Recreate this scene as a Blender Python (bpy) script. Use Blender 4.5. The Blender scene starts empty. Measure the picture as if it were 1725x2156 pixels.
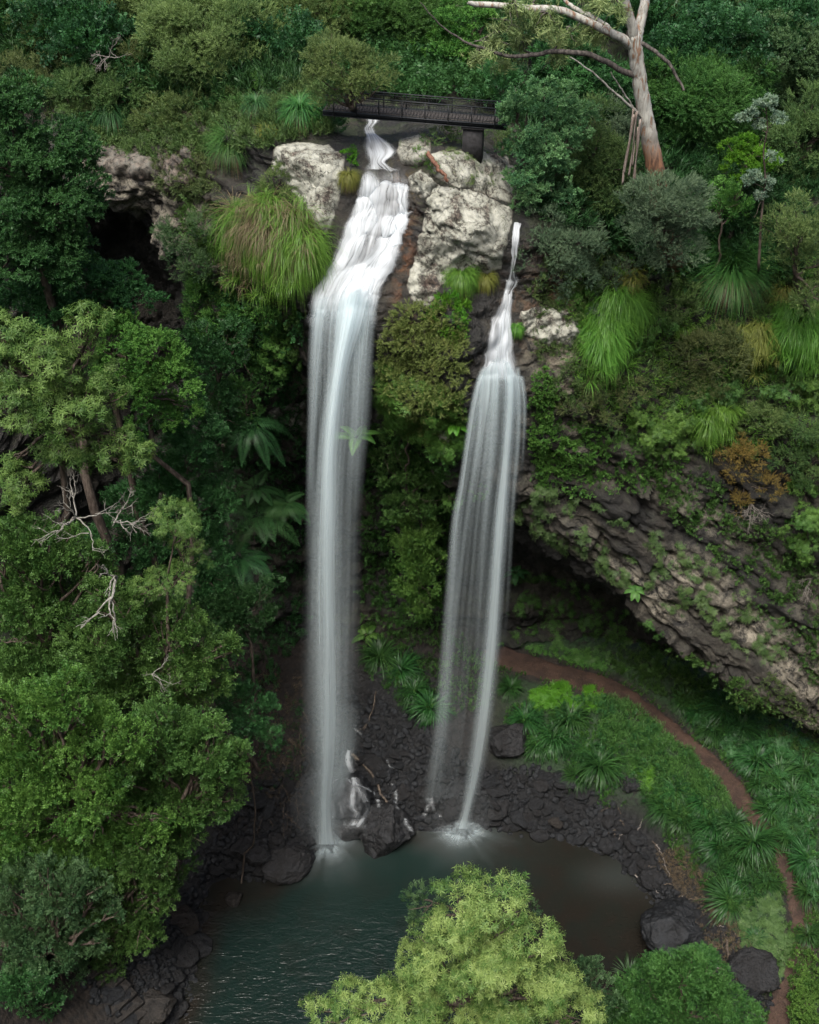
import bpy, math, random
import numpy as np
from mathutils import Vector
from mathutils.bvhtree import BVHTree
PI = math.pi
S = bpy.context.scene
COL = S.collection
RNG = np.random.default_rng(11)

# ---------------------------------------------------------------- camera
CAM_H = 63.0; PITCH = math.radians(40.0); F = 2603.0; CX, CY = 862.5, 1078.0
cam_d = bpy.data.cameras.new("camera"); cam = bpy.data.objects.new("camera", cam_d); COL.objects.link(cam)
cam.location = (0, 0, CAM_H); cam.rotation_euler = (PI/2 - PITCH, 0, 0)
cam_d.sensor_fit = 'VERTICAL'; cam_d.sensor_height = 24.0; cam_d.lens = 24.0*F/2156.0
cam_d.clip_start = 0.5; cam_d.clip_end = 2000
S.camera = cam
cp, sp = math.cos(PITCH), math.sin(PITCH)

def ray(px, py):
    a = (px-CX)/F; b = (CY-py)/F
    return np.array([a, cp+b*sp, -sp+b*cp])
O0 = np.array([0, 0, CAM_H])
def at_y(px, py, y):
    d = ray(px, py); return O0 + d*(y/d[1])
def at_z(px, py, z):
    d = ray(px, py); return O0 + d*((z-CAM_H)/d[2])

# ---------------------------------------------------------------- light
SUN_EL = math.radians(66); SUN_AZ = (-0.35, -0.94)          # towards the sun: behind the camera, a little left
w = bpy.data.worlds.new("World"); S.world = w; w.use_nodes = True
nt = w.node_tree; bg = nt.nodes['Background']
sky = nt.nodes.new('ShaderNodeTexSky'); sky.sky_type = 'NISHITA'; sky.sun_disc = False
sky.sun_elevation = SUN_EL; sky.sun_rotation = math.atan2(SUN_AZ[0], SUN_AZ[1]); sky.air_density = 0.8; sky.dust_density = 6.0; sky.ozone_density = 0.4
nt.links.new(sky.outputs[0], bg.inputs[0]); bg.inputs[1].default_value = 0.09
sl = bpy.data.lights.new("sun", 'SUN'); sl.energy = 1.5; sl.angle = math.radians(25); sl.color = (1, .98, .935)
so = bpy.data.objects.new("sun", sl); COL.objects.link(so)
sv = Vector((SUN_AZ[0]*math.cos(SUN_EL), SUN_AZ[1]*math.cos(SUN_EL), math.sin(SUN_EL)))
so.rotation_euler = sv.to_track_quat('Z', 'Y').to_euler(); so.location = (-20, -20, 90)
S.view_settings.view_transform = 'Standard'; S.view_settings.look = 'None'
S.view_settings.exposure = 1.66; S.view_settings.gamma = 1.0
S.cycles.max_bounces = 5; S.cycles.diffuse_bounces = 3; S.cycles.glossy_bounces = 2
S.cycles.transmission_bounces = 3; S.cycles.transparent_max_bounces = 24
S.cycles.use_denoising = True; S.cycles.denoising_input_passes = 'RGB_ALBEDO_NORMAL'; S.cycles.denoising_prefilter = 'ACCURATE'; S.cycles.sample_clamp_indirect = 4.0
S.cycles.caustics_reflective = False; S.cycles.caustics_refractive = False

# ---------------------------------------------------------------- numpy noise
_perm = np.random.default_rng(3).permutation(4096)
_grad = np.random.default_rng(4).normal(size=(4096, 3)); _grad /= np.linalg.norm(_grad, axis=1)[:, None]
def noise(p):
    p = np.asarray(p, float); i = np.floor(p).astype(int); f = p - i; u = f*f*f*(f*(f*6-15)+10)
    out = 0
    for dx in (0, 1):
        for dy in (0, 1):
            for dz in (0, 1):
                h = _perm[(_perm[(_perm[(i[:, 0]+dx) & 4095] + i[:, 1]+dy) & 4095] + i[:, 2]+dz) & 4095]
                g = _grad[h]
                d = g[:, 0]*(f[:, 0]-dx) + g[:, 1]*(f[:, 1]-dy) + g[:, 2]*(f[:, 2]-dz)
                out = out + d*np.where(dx, u[:, 0], 1-u[:, 0])*np.where(dy, u[:, 1], 1-u[:, 1])*np.where(dz, u[:, 2], 1-u[:, 2])
    return out
def fbm(p, o=4, g=.5):
    p = np.asarray(p, float); a, s, t = 1.0, 1.0, 0
    for k in range(o):
        t = t + a*noise(p*s+17.3*k); a *= g; s *= 2.03
    return t
def ridged(p, o=4):
    p = np.asarray(p, float); a, s, t = 1.0, 1.0, 0
    for k in range(o):
        t = t + a*(1-2*np.abs(noise(p*s+9.1*k))); a *= .5; s *= 2.1
    return t
def smooth(a, b, x):
    t = np.clip((x-a)/(b-a), 0, 1); return t*t*(3-2*t)

# ---------------------------------------------------------------- objects
def mesh_data(name, V, Q=None, T=None, mat=None, attrs=None, uv=None, shade=False):
    me = bpy.data.meshes.new(name)
    V = np.asarray(V, np.float32); nq = 0 if Q is None else len(Q); ntr = 0 if T is None else len(T)
    loops = np.concatenate([np.asarray(a, np.int32).ravel() for a in (Q, T) if a is not None and len(a)])
    me.vertices.add(len(V)); me.vertices.foreach_set('co', V.ravel())
    me.loops.add(len(loops)); me.loops.foreach_set('vertex_index', loops)
    me.polygons.add(nq+ntr)
    st = np.concatenate([np.arange(nq)*4, nq*4+np.arange(ntr)*3]).astype(np.int32)
    me.polygons.foreach_set('loop_start', st)
    if shade: me.polygons.foreach_set('use_smooth', np.ones(nq+ntr, bool))
    for k, a in (attrs or {}).items():
        a = np.asarray(a, np.float32)
        dom = 'POINT' if len(a) == len(V) else 'FACE'
        at = me.attributes.new(k, 'FLOAT', dom); at.data.foreach_set('value', a)
    if uv is not None:
        l = me.uv_layers.new(name='UVMap'); l.data.foreach_set('uv', np.asarray(uv, np.float32)[loops].ravel())
    me.update(calc_edges=True)
    if mat: me.materials.append(mat)
    return me
def obj(name, me, parent=None, loc=(0, 0, 0)):
    o = bpy.data.objects.new(name, me); COL.objects.link(o); o.location = loc
    if parent is not None: o.parent = parent
    return o
def tag(o, label=None, cat=None, group=None, kind=None):
    if label: o['label'] = label
    if cat: o['category'] = cat
    if group: o['group'] = group
    if kind: o['kind'] = kind
    return o
def thing(name, label, cat, loc, group=None):
    return tag(obj(name, None, None, tuple(float(v) for v in loc)), label, cat, group)

def interp_rows(P, n, kn=None):
    """Catmull-Rom along axis 0 of P (k, ...) to n samples."""
    P = np.asarray(P, float); k = len(P)
    t = np.linspace(0, k-1, n) if kn is None else np.interp(np.linspace(0, 1, n), kn, np.arange(k))
    i = np.clip(np.floor(t).astype(int), 0, k-2); f = (t-i).reshape((-1,)+(1,)*(P.ndim-1))
    p1, p2 = P[i], P[i+1]; p0 = P[np.maximum(i-1, 0)]; p3 = P[np.minimum(i+2, k-1)]
    return .5*(2*p1+(p2-p0)*f+(2*p0-5*p1+4*p2-p3)*f*f+(3*p1-p0-3*p2+p3)*f**3)
def grid_quads(nu, nv):
    i = np.arange(nu*nv).reshape(nu, nv)
    return np.stack([i[:-1, :-1], i[1:, :-1], i[1:, 1:], i[:-1, 1:]], -1).reshape(-1, 4)
def grid_normals(G):
    du = np.gradient(G, axis=0); dv = np.gradient(G, axis=1); n = np.cross(du, dv)
    return n/np.maximum(np.linalg.norm(n, axis=2, keepdims=True), 1e-9)
def tube(path, rad, sides=6, close=True):
    P = np.asarray(path, float); r = np.broadcast_to(np.asarray(rad, float), (len(P),))
    T = np.gradient(P, axis=0); T /= np.maximum(np.linalg.norm(T, axis=1)[:, None], 1e-9)
    ref = np.array([0.31, 0.92, 0.23]); A = np.cross(T, ref); A /= np.maximum(np.linalg.norm(A, axis=1)[:, None], 1e-6)
    B = np.cross(T, A); th = np.arange(sides)*2*PI/sides
    V = P[:, None]+r[:, None, None]*(np.cos(th)[None, :, None]*A[:, None]+np.sin(th)[None, :, None]*B[:, None])
    n = len(P); i = np.arange(n*sides).reshape(n, sides); j = np.roll(i, -1, 1)
    Q = np.stack([i[:-1], j[:-1], j[1:], i[1:]], -1).reshape(-1, 4)
    return V.reshape(-1, 3), Q
class MB:
    def __init__(s): s.V = []; s.Q = []; s.n = 0
    def add(s, V, Q): s.V.append(np.asarray(V, float)); s.Q.append(np.asarray(Q, int)+s.n); s.n += len(V)
    def box(s, c, h, R=None):
        c = np.asarray(c, float)
        v = np.array([[x, y, z] for x in (-1, 1) for y in (-1, 1) for z in (-1, 1)], float)*np.asarray(h, float)
        if R is not None: v = v @ np.asarray(R).T
        s.add(v+c, [[0, 1, 3, 2], [4, 6, 7, 5], [0, 4, 5, 1], [2, 3, 7, 6], [0, 2, 6, 4], [1, 5, 7, 3]])
    def tube(s, p, r, sides=6): s.add(*tube(p, r, sides))
    def data(s, name, mat, shade=False, **k): return mesh_data(name, np.concatenate(s.V), np.concatenate(s.Q), None, mat, shade=shade, **k)

# ---------------------------------------------------------------- materials
def mat(name):
    m = bpy.data.materials.new(name); m.use_nodes = True; n = m.node_tree.nodes; n.clear()
    out = n.new('ShaderNodeOutputMaterial'); return m, m.node_tree, out
class NB:
    def __init__(s, nt): s.nt = nt
    def n(s, t, **k):
        nd = s.nt.nodes.new('ShaderNode'+t)
        for a, b in k.items():
            if a.startswith('i_'):
                key = a[2:]; key = int(key) if key.isdigit() else key.replace('_', ' ')
                if hasattr(b, 'links') or isinstance(b, bpy.types.NodeSocket): s.nt.links.new(b, nd.inputs[key])
                else: nd.inputs[key].default_value = b
            else: setattr(nd, a, b)
        return nd
    def noise(s, vec, scale, detail=4, rough=.55, dist=0.0):
        nd = s.n('TexNoise', i_Scale=scale, i_Detail=detail, i_Roughness=rough, i_Distortion=dist)
        if vec is not None: s.nt.links.new(vec, nd.inputs['Vector'])
        return nd.outputs['Fac']
    def math(s, op, a, b=0.0, clamp=False):
        nd = s.n('Math', operation=op, use_clamp=clamp)
        for i, v in enumerate((a, b)):
            if isinstance(v, bpy.types.NodeSocket): s.nt.links.new(v, nd.inputs[i])
            else: nd.inputs[i].default_value = v
        return nd.outputs[0]
    def ramp(s, f, lo, hi, a=0.0, b=1.0):
        nd = s.n('MapRange', interpolation_type='SMOOTHSTEP', i_1=lo, i_2=hi, i_3=a, i_4=b); s.nt.links.new(f, nd.inputs[0]); return nd.outputs[0]
    def mix(s, f, a, b, mode='MIX'):
        nd = s.n('MixRGB', blend_type=mode)
        for i, v in enumerate((f, a, b)):
            if isinstance(v, bpy.types.NodeSocket): s.nt.links.new(v, nd.inputs[i])
            elif i == 0: nd.inputs[0].default_value = v
            else: nd.inputs[i].default_value = (*v, 1)
        return nd.outputs[0]
    def attr(s, name): return s.n('Attribute', attribute_name=name).outputs['Fac']
    def link(s, a, b): s.nt.links.new(a, b)

def bsdf(nb, out, color, rough=.6, spec=.4, normal=None):
    b = nb.n('BsdfPrincipled')
    for k, v in (('Base Color', color), ('Roughness', rough), ('Specular IOR Level', spec)):
        if isinstance(v, bpy.types.NodeSocket): nb.link(v, b.inputs[k])
        elif k == 'Base Color': b.inputs[k].default_value = (*v, 1)
        else: b.inputs[k].default_value = v
    if normal is not None: nb.link(normal, b.inputs['Normal'])
    if out is not None: nb.link(b.outputs[0], out.inputs[0])
    return b.outputs[0]
def bump(nb, h, strength=.6, dist=.1):
    nd = nb.n('Bump', i_Strength=strength, i_Distance=dist); nb.link(h, nd.inputs['Height']); return nd.outputs[0]

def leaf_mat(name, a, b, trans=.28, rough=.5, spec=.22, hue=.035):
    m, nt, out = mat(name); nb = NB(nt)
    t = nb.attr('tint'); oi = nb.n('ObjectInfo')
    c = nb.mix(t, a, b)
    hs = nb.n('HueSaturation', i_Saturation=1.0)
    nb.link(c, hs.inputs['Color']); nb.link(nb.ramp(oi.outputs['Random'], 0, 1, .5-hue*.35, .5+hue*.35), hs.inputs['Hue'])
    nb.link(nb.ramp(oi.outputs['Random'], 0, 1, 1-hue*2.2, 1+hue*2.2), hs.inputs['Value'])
    p = bsdf(nb, None, hs.outputs[0], rough, spec)
    tr = nb.n('BsdfTranslucent'); nb.link(nb.mix(1.0, hs.outputs[0], (1.0, 1.1, .5), 'MULTIPLY'), tr.inputs[0])
    mx = nb.n('MixShader', i_0=trans); nb.link(p, mx.inputs[1]); nb.link(tr.outputs[0], mx.inputs[2]); nb.link(mx.outputs[0], out.inputs[0])
    return m
def bark_mat(name, a, b, scale=(6, 6, 1.2), rough=.8):
    m, nt, out = mat(name); nb = NB(nt); tc = nb.n('TexCoord')
    mp = nb.n('Mapping', i_Scale=scale); nb.link(tc.outputs['Object'], mp.inputs[0])
    f = nb.noise(mp.outputs[0], 1.5, 5); c = nb.mix(nb.ramp(f, .35, .65), a, b)
    bsdf(nb, out, c, rough, .25, bump(nb, f, .7, .05)); return m

# ================================================================ materials of the setting
def rock_material(name, dark=(.0115, .0115, .0105), brown=(.028, .024, .018), pale=(.36, .325, .255), moss=(.03, .05, .014), wetr=.38):
    m, nt, out = mat(name); nb = NB(nt); tc = nb.n('TexCoord'); P = tc.outputs['Object']
    big = nb.noise(P, .35, 3); mid = nb.noise(P, 1.6, 6, .65, .6); fine = nb.noise(P, 9, 6, .7)
    c = nb.mix(nb.ramp(big, .42, .62), dark, brown)
    c = nb.mix(nb.ramp(mid, .5, .75, 0, .5), c, (.048, .044, .039))
    pv = nb.math('MULTIPLY', nb.attr('pale'), nb.ramp(nb.math('ADD', nb.math('MULTIPLY', mid, .6), nb.math('MULTIPLY', fine, .4)), .42, .56))
    c = nb.mix(pv, c, pale)
    c = nb.mix(nb.math('MULTIPLY', nb.attr('rust'), nb.ramp(mid, .45, .6)), c, (.16, .065, .025))
    geo = nb.n('NewGeometry'); sx = nb.n('SeparateXYZ'); nb.link(geo.outputs['Normal'], sx.inputs[0])
    mm = nb.math('MULTIPLY', nb.math('MULTIPLY', nb.ramp(sx.outputs[2], .1, .7), nb.ramp(mid, .42, .58)), nb.attr('moss'))
    c = nb.mix(mm, c, moss)
    c = nb.mix(nb.ramp(fine, .3, .7, 0, .5), c, (.01, .01, .01), 'MIX')
    h = nb.math('ADD', nb.math('MULTIPLY', mid, 1.4), nb.math('MULTIPLY', fine, .5))
    ro = nb.ramp(nb.attr('wet'), 0, 1, .85, wetr)
    bsdf(nb, out, c, ro, .45, bump(nb, h, .9, .25)); return m
ROCK = rock_material('cliff_rock')

def lichen_material(name):
    m, nt, out = mat(name); nb = NB(nt); tc = nb.n('TexCoord'); P = tc.outputs['Object']
    a = nb.noise(P, 1.1, 5, .62, .5); b = nb.noise(P, 5.5, 7, .72, .8); f = nb.noise(P, 22, 6, .75)
    vor = nb.n('TexVoronoi', feature='DISTANCE_TO_EDGE', i_Scale=.75)
    wv = nb.n('VectorMath', operation='MULTIPLY_ADD'); nz = nb.n('TexNoise', i_Scale=2.5, i_Detail=5.0); nb.link(P, nz.inputs['Vector'])
    nb.link(nz.outputs['Color'], wv.inputs[0]); wv.inputs[1].default_value = (.9, .9, .9); nb.link(P, wv.inputs[2]); nb.link(wv.outputs[0], vor.inputs['Vector'])
    crack = nb.ramp(vor.outputs['Distance'], .0, .022, 1, 0)
    patch = nb.math('ADD', nb.math('MULTIPLY', a, .55), nb.math('ADD', nb.math('MULTIPLY', b, .4), nb.math('MULTIPLY', f, .35)))
    lich = nb.math('MULTIPLY', nb.ramp(patch, .555, .66), nb.attr('pale'))
    base = nb.mix(nb.ramp(b, .4, .6), (.03, .027, .024), (.085, .062, .05))
    li = nb.mix(nb.ramp(a, .4, .62), (.20, .21, .18), (.35, .355, .315))
    li = nb.mix(nb.ramp(f, .35, .7, .0, .7), li, (.20, .205, .15))
    c = nb.mix(lich, base, li)
    c = nb.mix(nb.math('MULTIPLY', crack, nb.ramp(b, .4, .6)), c, (.02, .02, .016))
    c = nb.mix(nb.math('MULTIPLY', nb.ramp(a, .58, .7), nb.ramp(f, .45, .6)), c, (.045, .055, .018))
    h = nb.math('ADD', nb.math('MULTIPLY', b, .9), nb.math('SUBTRACT', nb.math('MULTIPLY', f, .45), nb.math('MULTIPLY', crack, .9)))
    bsdf(nb, out, c, .85, .3, bump(nb, h, .7, .08)); return m
LICHEN = lichen_material('lichen_rock')

def wet_boulder_material(name, a, b, rough=.36):
    m, nt, out = mat(name); nb = NB(nt); tc = nb.n('TexCoord'); P = tc.outputs['Object']
    n1 = nb.noise(P, 2.2, 6, .65, .4); n2 = nb.noise(P, 12, 6, .7)
    oi = nb.n('ObjectInfo')
    c = nb.mix(nb.ramp(n1, .35, .65), a, b)
    c = nb.mix(nb.ramp(n2, .55, .75, 0, .6), c, (.024, .027, .030))
    c = nb.mix(nb.ramp(oi.outputs['Random'], 0, 1, 0, .3), c, (.016, .013, .011))
    h = nb.math('ADD', n1, nb.math('MULTIPLY', n2, .5))
    bsdf(nb, out, c, nb.ramp(n2, .3, .7, rough-.08, rough+.25), .32, bump(nb, h, .9, .2)); return m
BOULDER = wet_boulder_material('wet_basalt', (.0045, .0052, .0062), (.014, .016, .0185), .42)
BROWNROCK = wet_boulder_material('brown_wet_rock', (.009, .0083, .0076), (.026, .023, .020), .45)

def ground_material():
    m, nt, out = mat('ground_soil'); nb = NB(nt); tc = nb.n('TexCoord'); P = tc.outputs['Object']
    big = nb.noise(P, .5, 4); mid = nb.noise(P, 3, 6, .65); fine = nb.noise(P, 18, 5, .7)
    vo = nb.n('TexVoronoi', i_Scale=3.2); nb.link(P, vo.inputs['Vector'])
    soil = nb.mix(nb.ramp(mid, .4, .6), (.008, .007, .006), (.020, .015, .011))
    soil = nb.mix(nb.ramp(fine, .55, .7, 0, .6), soil, (.04, .031, .024))
    green = nb.mix(nb.ramp(fine, .4, .6), (.010, .028, .010), (.022, .050, .016))
    c = nb.mix(nb.math('MULTIPLY', nb.attr('green'), nb.ramp(mid, .33, .5)), soil, green)
    wetc = nb.mix(nb.ramp(fine, .4, .7), (.004, .0045, .005), (.013, .014, .016))
    c = nb.mix(nb.attr('wet'), c, wetc)
    h = nb.math('ADD', nb.math('MULTIPLY', mid, 1.0), nb.math('ADD', nb.math('MULTIPLY', fine, .5), nb.math('MULTIPLY', vo.outputs['Distance'], -.7)))
    bsdf(nb, out, c, nb.ramp(nb.attr('wet'), 0, 1, .9, .42), .4, bump(nb, h, .9, .2)); return m
GROUND = ground_material()

def path_material():
    m, nt, out = mat('path_earth'); nb = NB(nt); tc = nb.n('TexCoord'); P = tc.outputs['Object']
    a = nb.noise(P, 1.2, 5); b = nb.noise(P, 9, 6, .7)
    c = nb.mix(nb.ramp(a, .35, .65), (.021, .012, .0085), (.044, .025, .017))
    c = nb.mix(nb.ramp(b, .56, .72, 0, .75), c, (.085, .055, .042))
    c = nb.mix(nb.ramp(b, .46, .34, 0, .9), c, (.014, .010, .008))
    bsdf(nb, out, c, .75, .3, bump(nb, nb.math('ADD', a, nb.math('MULTIPLY', b, .6)), .8, .12)); return m
PATHM = path_material()

def water_material():
    m, nt, out = mat('pool_water'); nb = NB(nt); tc = nb.n('TexCoord'); P = tc.outputs['Object']
    n1 = nb.noise(P, .45, 3, .5, .4)
    sh = nb.math('ADD', nb.attr('shallow'), nb.ramp(n1, .35, .65, -.18, .18), True)
    c = nb.mix(sh, (.0048, .0118, .0098), (.0098, .0086, .0068))
    c = nb.mix(nb.math('MULTIPLY', nb.ramp(nb.noise(P, 6, 5, .7), .55, .75), nb.math('MULTIPLY', sh, .5)), c, (.04, .032, .025))
    c = nb.mix(nb.attr('milk'), c, (.040, .052, .050))
    mp = nb.n('Mapping', i_Scale=(.8, 2.2, 1), i_Rotation=(0, 0, .35)); nb.link(P, mp.inputs[0])
    mp2 = nb.n('Mapping', i_Scale=(1.6, 3.4, 1), i_Rotation=(0, 0, -.3)); nb.link(P, mp2.inputs[0])
    h = nb.math('ADD', nb.noise(mp.outputs[0], 1.25, 3, .5, 1.0), nb.math('MULTIPLY', nb.noise(mp2.outputs[0], 2.2, 3, .5, .8), .45))
    st = nb.n('Bump', i_Distance=.16); nb.link(h, st.inputs['Height']); nb.link(nb.attr('ripple'), st.inputs['Strength'])
    bsdf(nb, out, c, .2, .28, st.outputs[0]); return m
WATER = water_material()

# ================================================================ cliff
COLS = {
 -46: [(22, 2), (22, 9), (22.5, 15), (23, 21), (23.5, 27), (24.5, 32), (27, 36), (32, 39), (46, 43), (70, 47), (150, 66)],
 -34: [(38, 1), (38.5, 8), (39, 14), (39.5, 20), (40, 26), (41, 31), (43, 35), (47, 38), (58, 41), (75, 44), (150, 62)],
 -22: [(50, 1), (51, 9), (52, 15), (52.5, 21), (53, 27), (53.2, 32), (54, 36), (57, 38.5), (63, 41), (78, 43.5), (150, 62)],
 -16: [(57, 3), (59, 10), (60, 17), (60, 25), (59.5, 33), (57, 35.6), (56.2, 37.4), (58, 39), (63, 41.3), (78, 43.5), (150, 62)],
 -12.5: [(57, 3.3), (59, 10), (60, 17), (60, 25), (59, 32.5), (56.5, 34.6), (55.2, 36.6), (57, 38.8), (62, 41.2), (78, 43.5), (150, 62)],
 -9: [(57, 3.5), (58.5, 9), (58.5, 15), (57, 21), (55, 27), (53.6, 31.5), (52.8, 35), (54, 38.3), (60, 41), (78, 43.5), (150, 62)],
 -6: [(57, 3.5), (59, 9), (59, 15), (57.5, 21.5), (53.5, 28), (50.5, 32.5), (49.7, 35.5), (51.3, 38.8), (55, 41), (78, 43), (150, 62)],
 -3.2: [(57, 3.5), (59, 9), (59, 16), (57, 23), (51, 29.5), (48.3, 33.4), (47.8, 35.2), (49.7, 38.2), (52.2, 40.5), (66, 41.8), (150, 62)],
 -1: [(57, 3.5), (59, 9), (58.5, 15.5), (56.5, 22), (50.5, 27.5), (47.7, 31.5), (47.5, 35), (49.5, 38.0), (52.2, 40.4), (66, 41.8), (150, 62)],
 1.5: [(57, 3.5), (58, 9), (57.5, 15), (56, 20), (50, 25), (47.4, 28), (47, 33.2), (48.8, 37), (51.8, 40.6), (70, 42), (150, 62)],
 4.5: [(57, 3.5), (58, 9), (57, 14), (53.5, 18), (50.2, 21.5), (48.4, 27), (47.4, 31.5), (48.9, 34.5), (51.0, 39.0), (70, 42), (150, 62)],
 6.5: [(57, 3.8), (58, 9), (56.5, 13.8), (52.2, 17.6), (49.9, 21), (48.8, 26), (48.3, 30.8), (49.8, 34.2), (52, 38.6), (72, 42), (150, 62)],
 9: [(57.5, 4), (58, 9), (55.5, 13), (51.2, 17), (49.5, 20), (49.2, 25), (49.5, 30), (51, 34), (53.5, 38), (74, 42), (150, 62)],
 14.5: [(56.5, 4.5), (56.5, 8.5), (53, 11.5), (49.5, 13.5), (48, 15.2), (49.3, 21), (50.5, 27), (52.5, 33), (56, 37), (74, 42), (150, 62)],
 18.5: [(54, 5), (53.5, 7), (51, 9), (48.6, 10.5), (47.5, 11.9), (49, 18), (50, 25), (52, 32), (56, 37), (74, 42), (150, 62)],
 23: [(49.5, 5.0), (49, 6), (48.5, 6.8), (47.8, 7.5), (47.3, 8.2), (48, 15), (49, 23), (51, 31), (56, 37), (74, 43), (150, 62)],
 32: [(44, 6), (44, 7), (44, 8), (44, 8.8), (44, 9.5), (45.5, 15), (47, 23), (49.5, 31), (55, 37), (72, 43), (150, 62)],
 50: [(30, 6), (30, 7), (30, 8), (30, 8.8), (30, 9.5), (31.5, 15), (34, 23), (38, 31), (46, 37), (66, 44), (150, 64)],
}
xs = np.array(sorted(COLS)); KP = np.array([[(x, y, z) for (y, z) in COLS[x]] for x in xs], float)
NV, NU = 420, 480
KP = np.stack([interp_rows(k, NV, np.array([0, .07, .15, .23, .33, .43, .52, .62, .74, .86, 1.0])) for k in KP])
ux = np.concatenate([np.linspace(-46, -20, 50, endpoint=False), np.linspace(-20, 26, 390, endpoint=False), np.linspace(26, 50, 40)])
pos = np.interp(ux, xs, np.arange(len(xs)))
def crx(P, t):
    k = len(P); i = np.clip(np.floor(t).astype(int), 0, k-2); f = (t-i)[:, None, None]; x0 = xs
    h = (x0[i+1]-x0[i])[:, None, None]
    def tan(j):
        a = np.maximum(j-1, 0); b = np.minimum(j+1, k-1); return (P[b]-P[a])/(x0[b]-x0[a])[:, None, None]
    m0, m1 = tan(i)*h, tan(i+1)*h
    return (2*f**3-3*f**2+1)*P[i]+(f**3-2*f**2+f)*m0+(-2*f**3+3*f**2)*P[i+1]+(f**3-f**2)*m1
G = crx(KP, pos)
vrow = np.linspace(0, 1, NV)[None, :].repeat(NU, 0); vk = np.interp(vrow, [0, .07, .15, .23, .33, .43, .52, .62, .74, .86, 1.0], np.arange(11))
N = grid_normals(G); N = -N if N[NU//2, NV//3, 1] > 0 else N
flat = G.reshape(-1, 3); X = flat[:, 0]; Z = flat[:, 2]; VK = vk.ravel()
onr = smooth(5, 10, X)*smooth(2.6, 3.4, VK)*smooth(7.2, 5.8, VK)
d = 1.1*fbm(flat*[.28, .28, .34], 3)*(1-.5*onr)+.55*fbm(flat*[.9, .9, 1.3]+5, 4)*(1-.75*onr)
# bedding ledges and, on the overhang, slanting fractures
bed = np.abs(((Z+1.2*fbm(flat*.16, 2)) % 3.4)/3.4-.5)*2; d += .35*smooth(.2, .9, bed)*(1-.8*onr)
dg = X*.55+Z*.85
sl_ = ridged(np.stack([dg*.75, (X*.85-Z*.55)*.13, flat[:, 1]*.2], 1), 3)
d += onr*(.35*(sl_-.4)+.22*(ridged(np.stack([dg*1.9, (X*.85-Z*.55)*.4, flat[:, 1]*.6], 1), 3)-.4))
# blocky jointing: every joint block stands in or out a little
def blocks(sz, ang, amp, sd):
    wv_ = flat+.8*np.column_stack([fbm(flat*.7+sd, 2), fbm(flat*.7+sd+30, 2), fbm(flat*.7+sd+60, 2)])
    a_ = (wv_[:, 0]*math.cos(ang)+wv_[:, 2]*math.sin(ang))/sz[0]; b_ = (-wv_[:, 0]*math.sin(ang)+wv_[:, 2]*math.cos(ang))/sz[1]; c_ = wv_[:, 1]/sz[2]
    a_ = a_+.5*(np.floor(b_) % 2)
    h_ = _perm[(_perm[(_perm[np.floor(a_).astype(int) & 4095]+np.floor(b_).astype(int)) & 4095]+np.floor(c_).astype(int)) & 4095]/4096.
    ed = np.minimum(np.minimum(a_ % 1, 1-a_ % 1)*sz[0], np.minimum(b_ % 1, 1-b_ % 1)*sz[1])
    return amp*((h_-.5)-.5*smooth(.10, .0, ed))
d += onr*(blocks((7.0, 1.25, 4.5), -.62, .75, 1)+blocks((3.0, .6, 3), -.62, .2, 2))+(1-onr)*(blocks((2.6, 1.3, 3), .08, .5, 3)+blocks((.9, .6, 2), .1, .18, 4))
d += .16*(ridged(flat*np.array([1.5, 1.5, 2.2]), 3)-.4)*(1-onr)
ontop = smooth(7.2, 8.2, VK)
d *= (1-.6*ontop)
# keep the lips under the two falls calm
calm = np.exp(-((X+3.0)/3.2)**2)*smooth(4.5, 5.5, VK)*smooth(9.2, 8.3, VK)+np.exp(-((X-4.6)/1.4)**2)*smooth(4.5, 5.5, VK)*smooth(8.5, 7.5, VK)
d *= 1-.75*np.clip(calm, 0, 1)
far = smooth(60, 75, flat[:, 1]); d *= 1-far
flat = flat+N.reshape(-1, 3)*d[:, None]
pale = smooth(4.2, 9, X)*smooth(3.3, 3.9, VK)*smooth(6.0, 4.4, VK)*smooth(-.05, .75, fbm(np.stack([dg*.5, (X*.85-Z*.55)*.14, X*0], 1)+3, 3)+.26)
pale = np.maximum(pale, smooth(-17.5, -16.3, X)*smooth(-8, -10.5, X)*smooth(4.6, 5.0, VK)*smooth(7.0, 6.2, VK)*.9)
pale = np.maximum(pale, np.exp(-((X-7.2)/1.7)**2)*smooth(4.6, 5.3, VK)*smooth(8.0, 7, VK)*smooth(-.1, .2, fbm(flat*.8, 2)))
pale = np.maximum(pale, np.exp(-((X+5.5)/2.2)**2)*np.exp(-((VK-3.6)/.45)**2)*.75)
pale = np.maximum(pale, np.exp(-((X-2.2)/.6)**2)*np.exp(-((VK-3.9)/.35)**2)*.5)
rust = np.exp(-((X-6.8)/2.0)**2)*np.exp(-((VK-6.9)/.5)**2)*.8+np.exp(-((X+6.3)/.6)**2)*np.exp(-((VK-4.0)/.2)**2)
rust = np.maximum(rust, np.exp(-((X+.2)/.5)**2)*smooth(5.6, 6.2, VK)*smooth(8.2, 7.6, VK)*.7)
wet = np.clip(np.exp(-((X-.5)/4.0)**2)*smooth(8.0, 8.3, VK)*smooth(57, 54, flat[:, 1])+np.exp(-((X+2.5)/4.2)**2)*smooth(4, 5, VK)*smooth(8.6, 8, VK)+np.exp(-((X-4)/2.0)**2)*smooth(4, 5, VK)*smooth(8.6, 8, VK)+smooth(-9, -11, X)*smooth(5, 4.6, VK)*.6, 0, 1)
moss = np.clip(smooth(7.0, 8.0, VK)+.35-.25*onr+.4*smooth(5, 8, X)*smooth(4.9, 5.4, VK), 0, 1)*(1-.8*wet)
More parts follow.
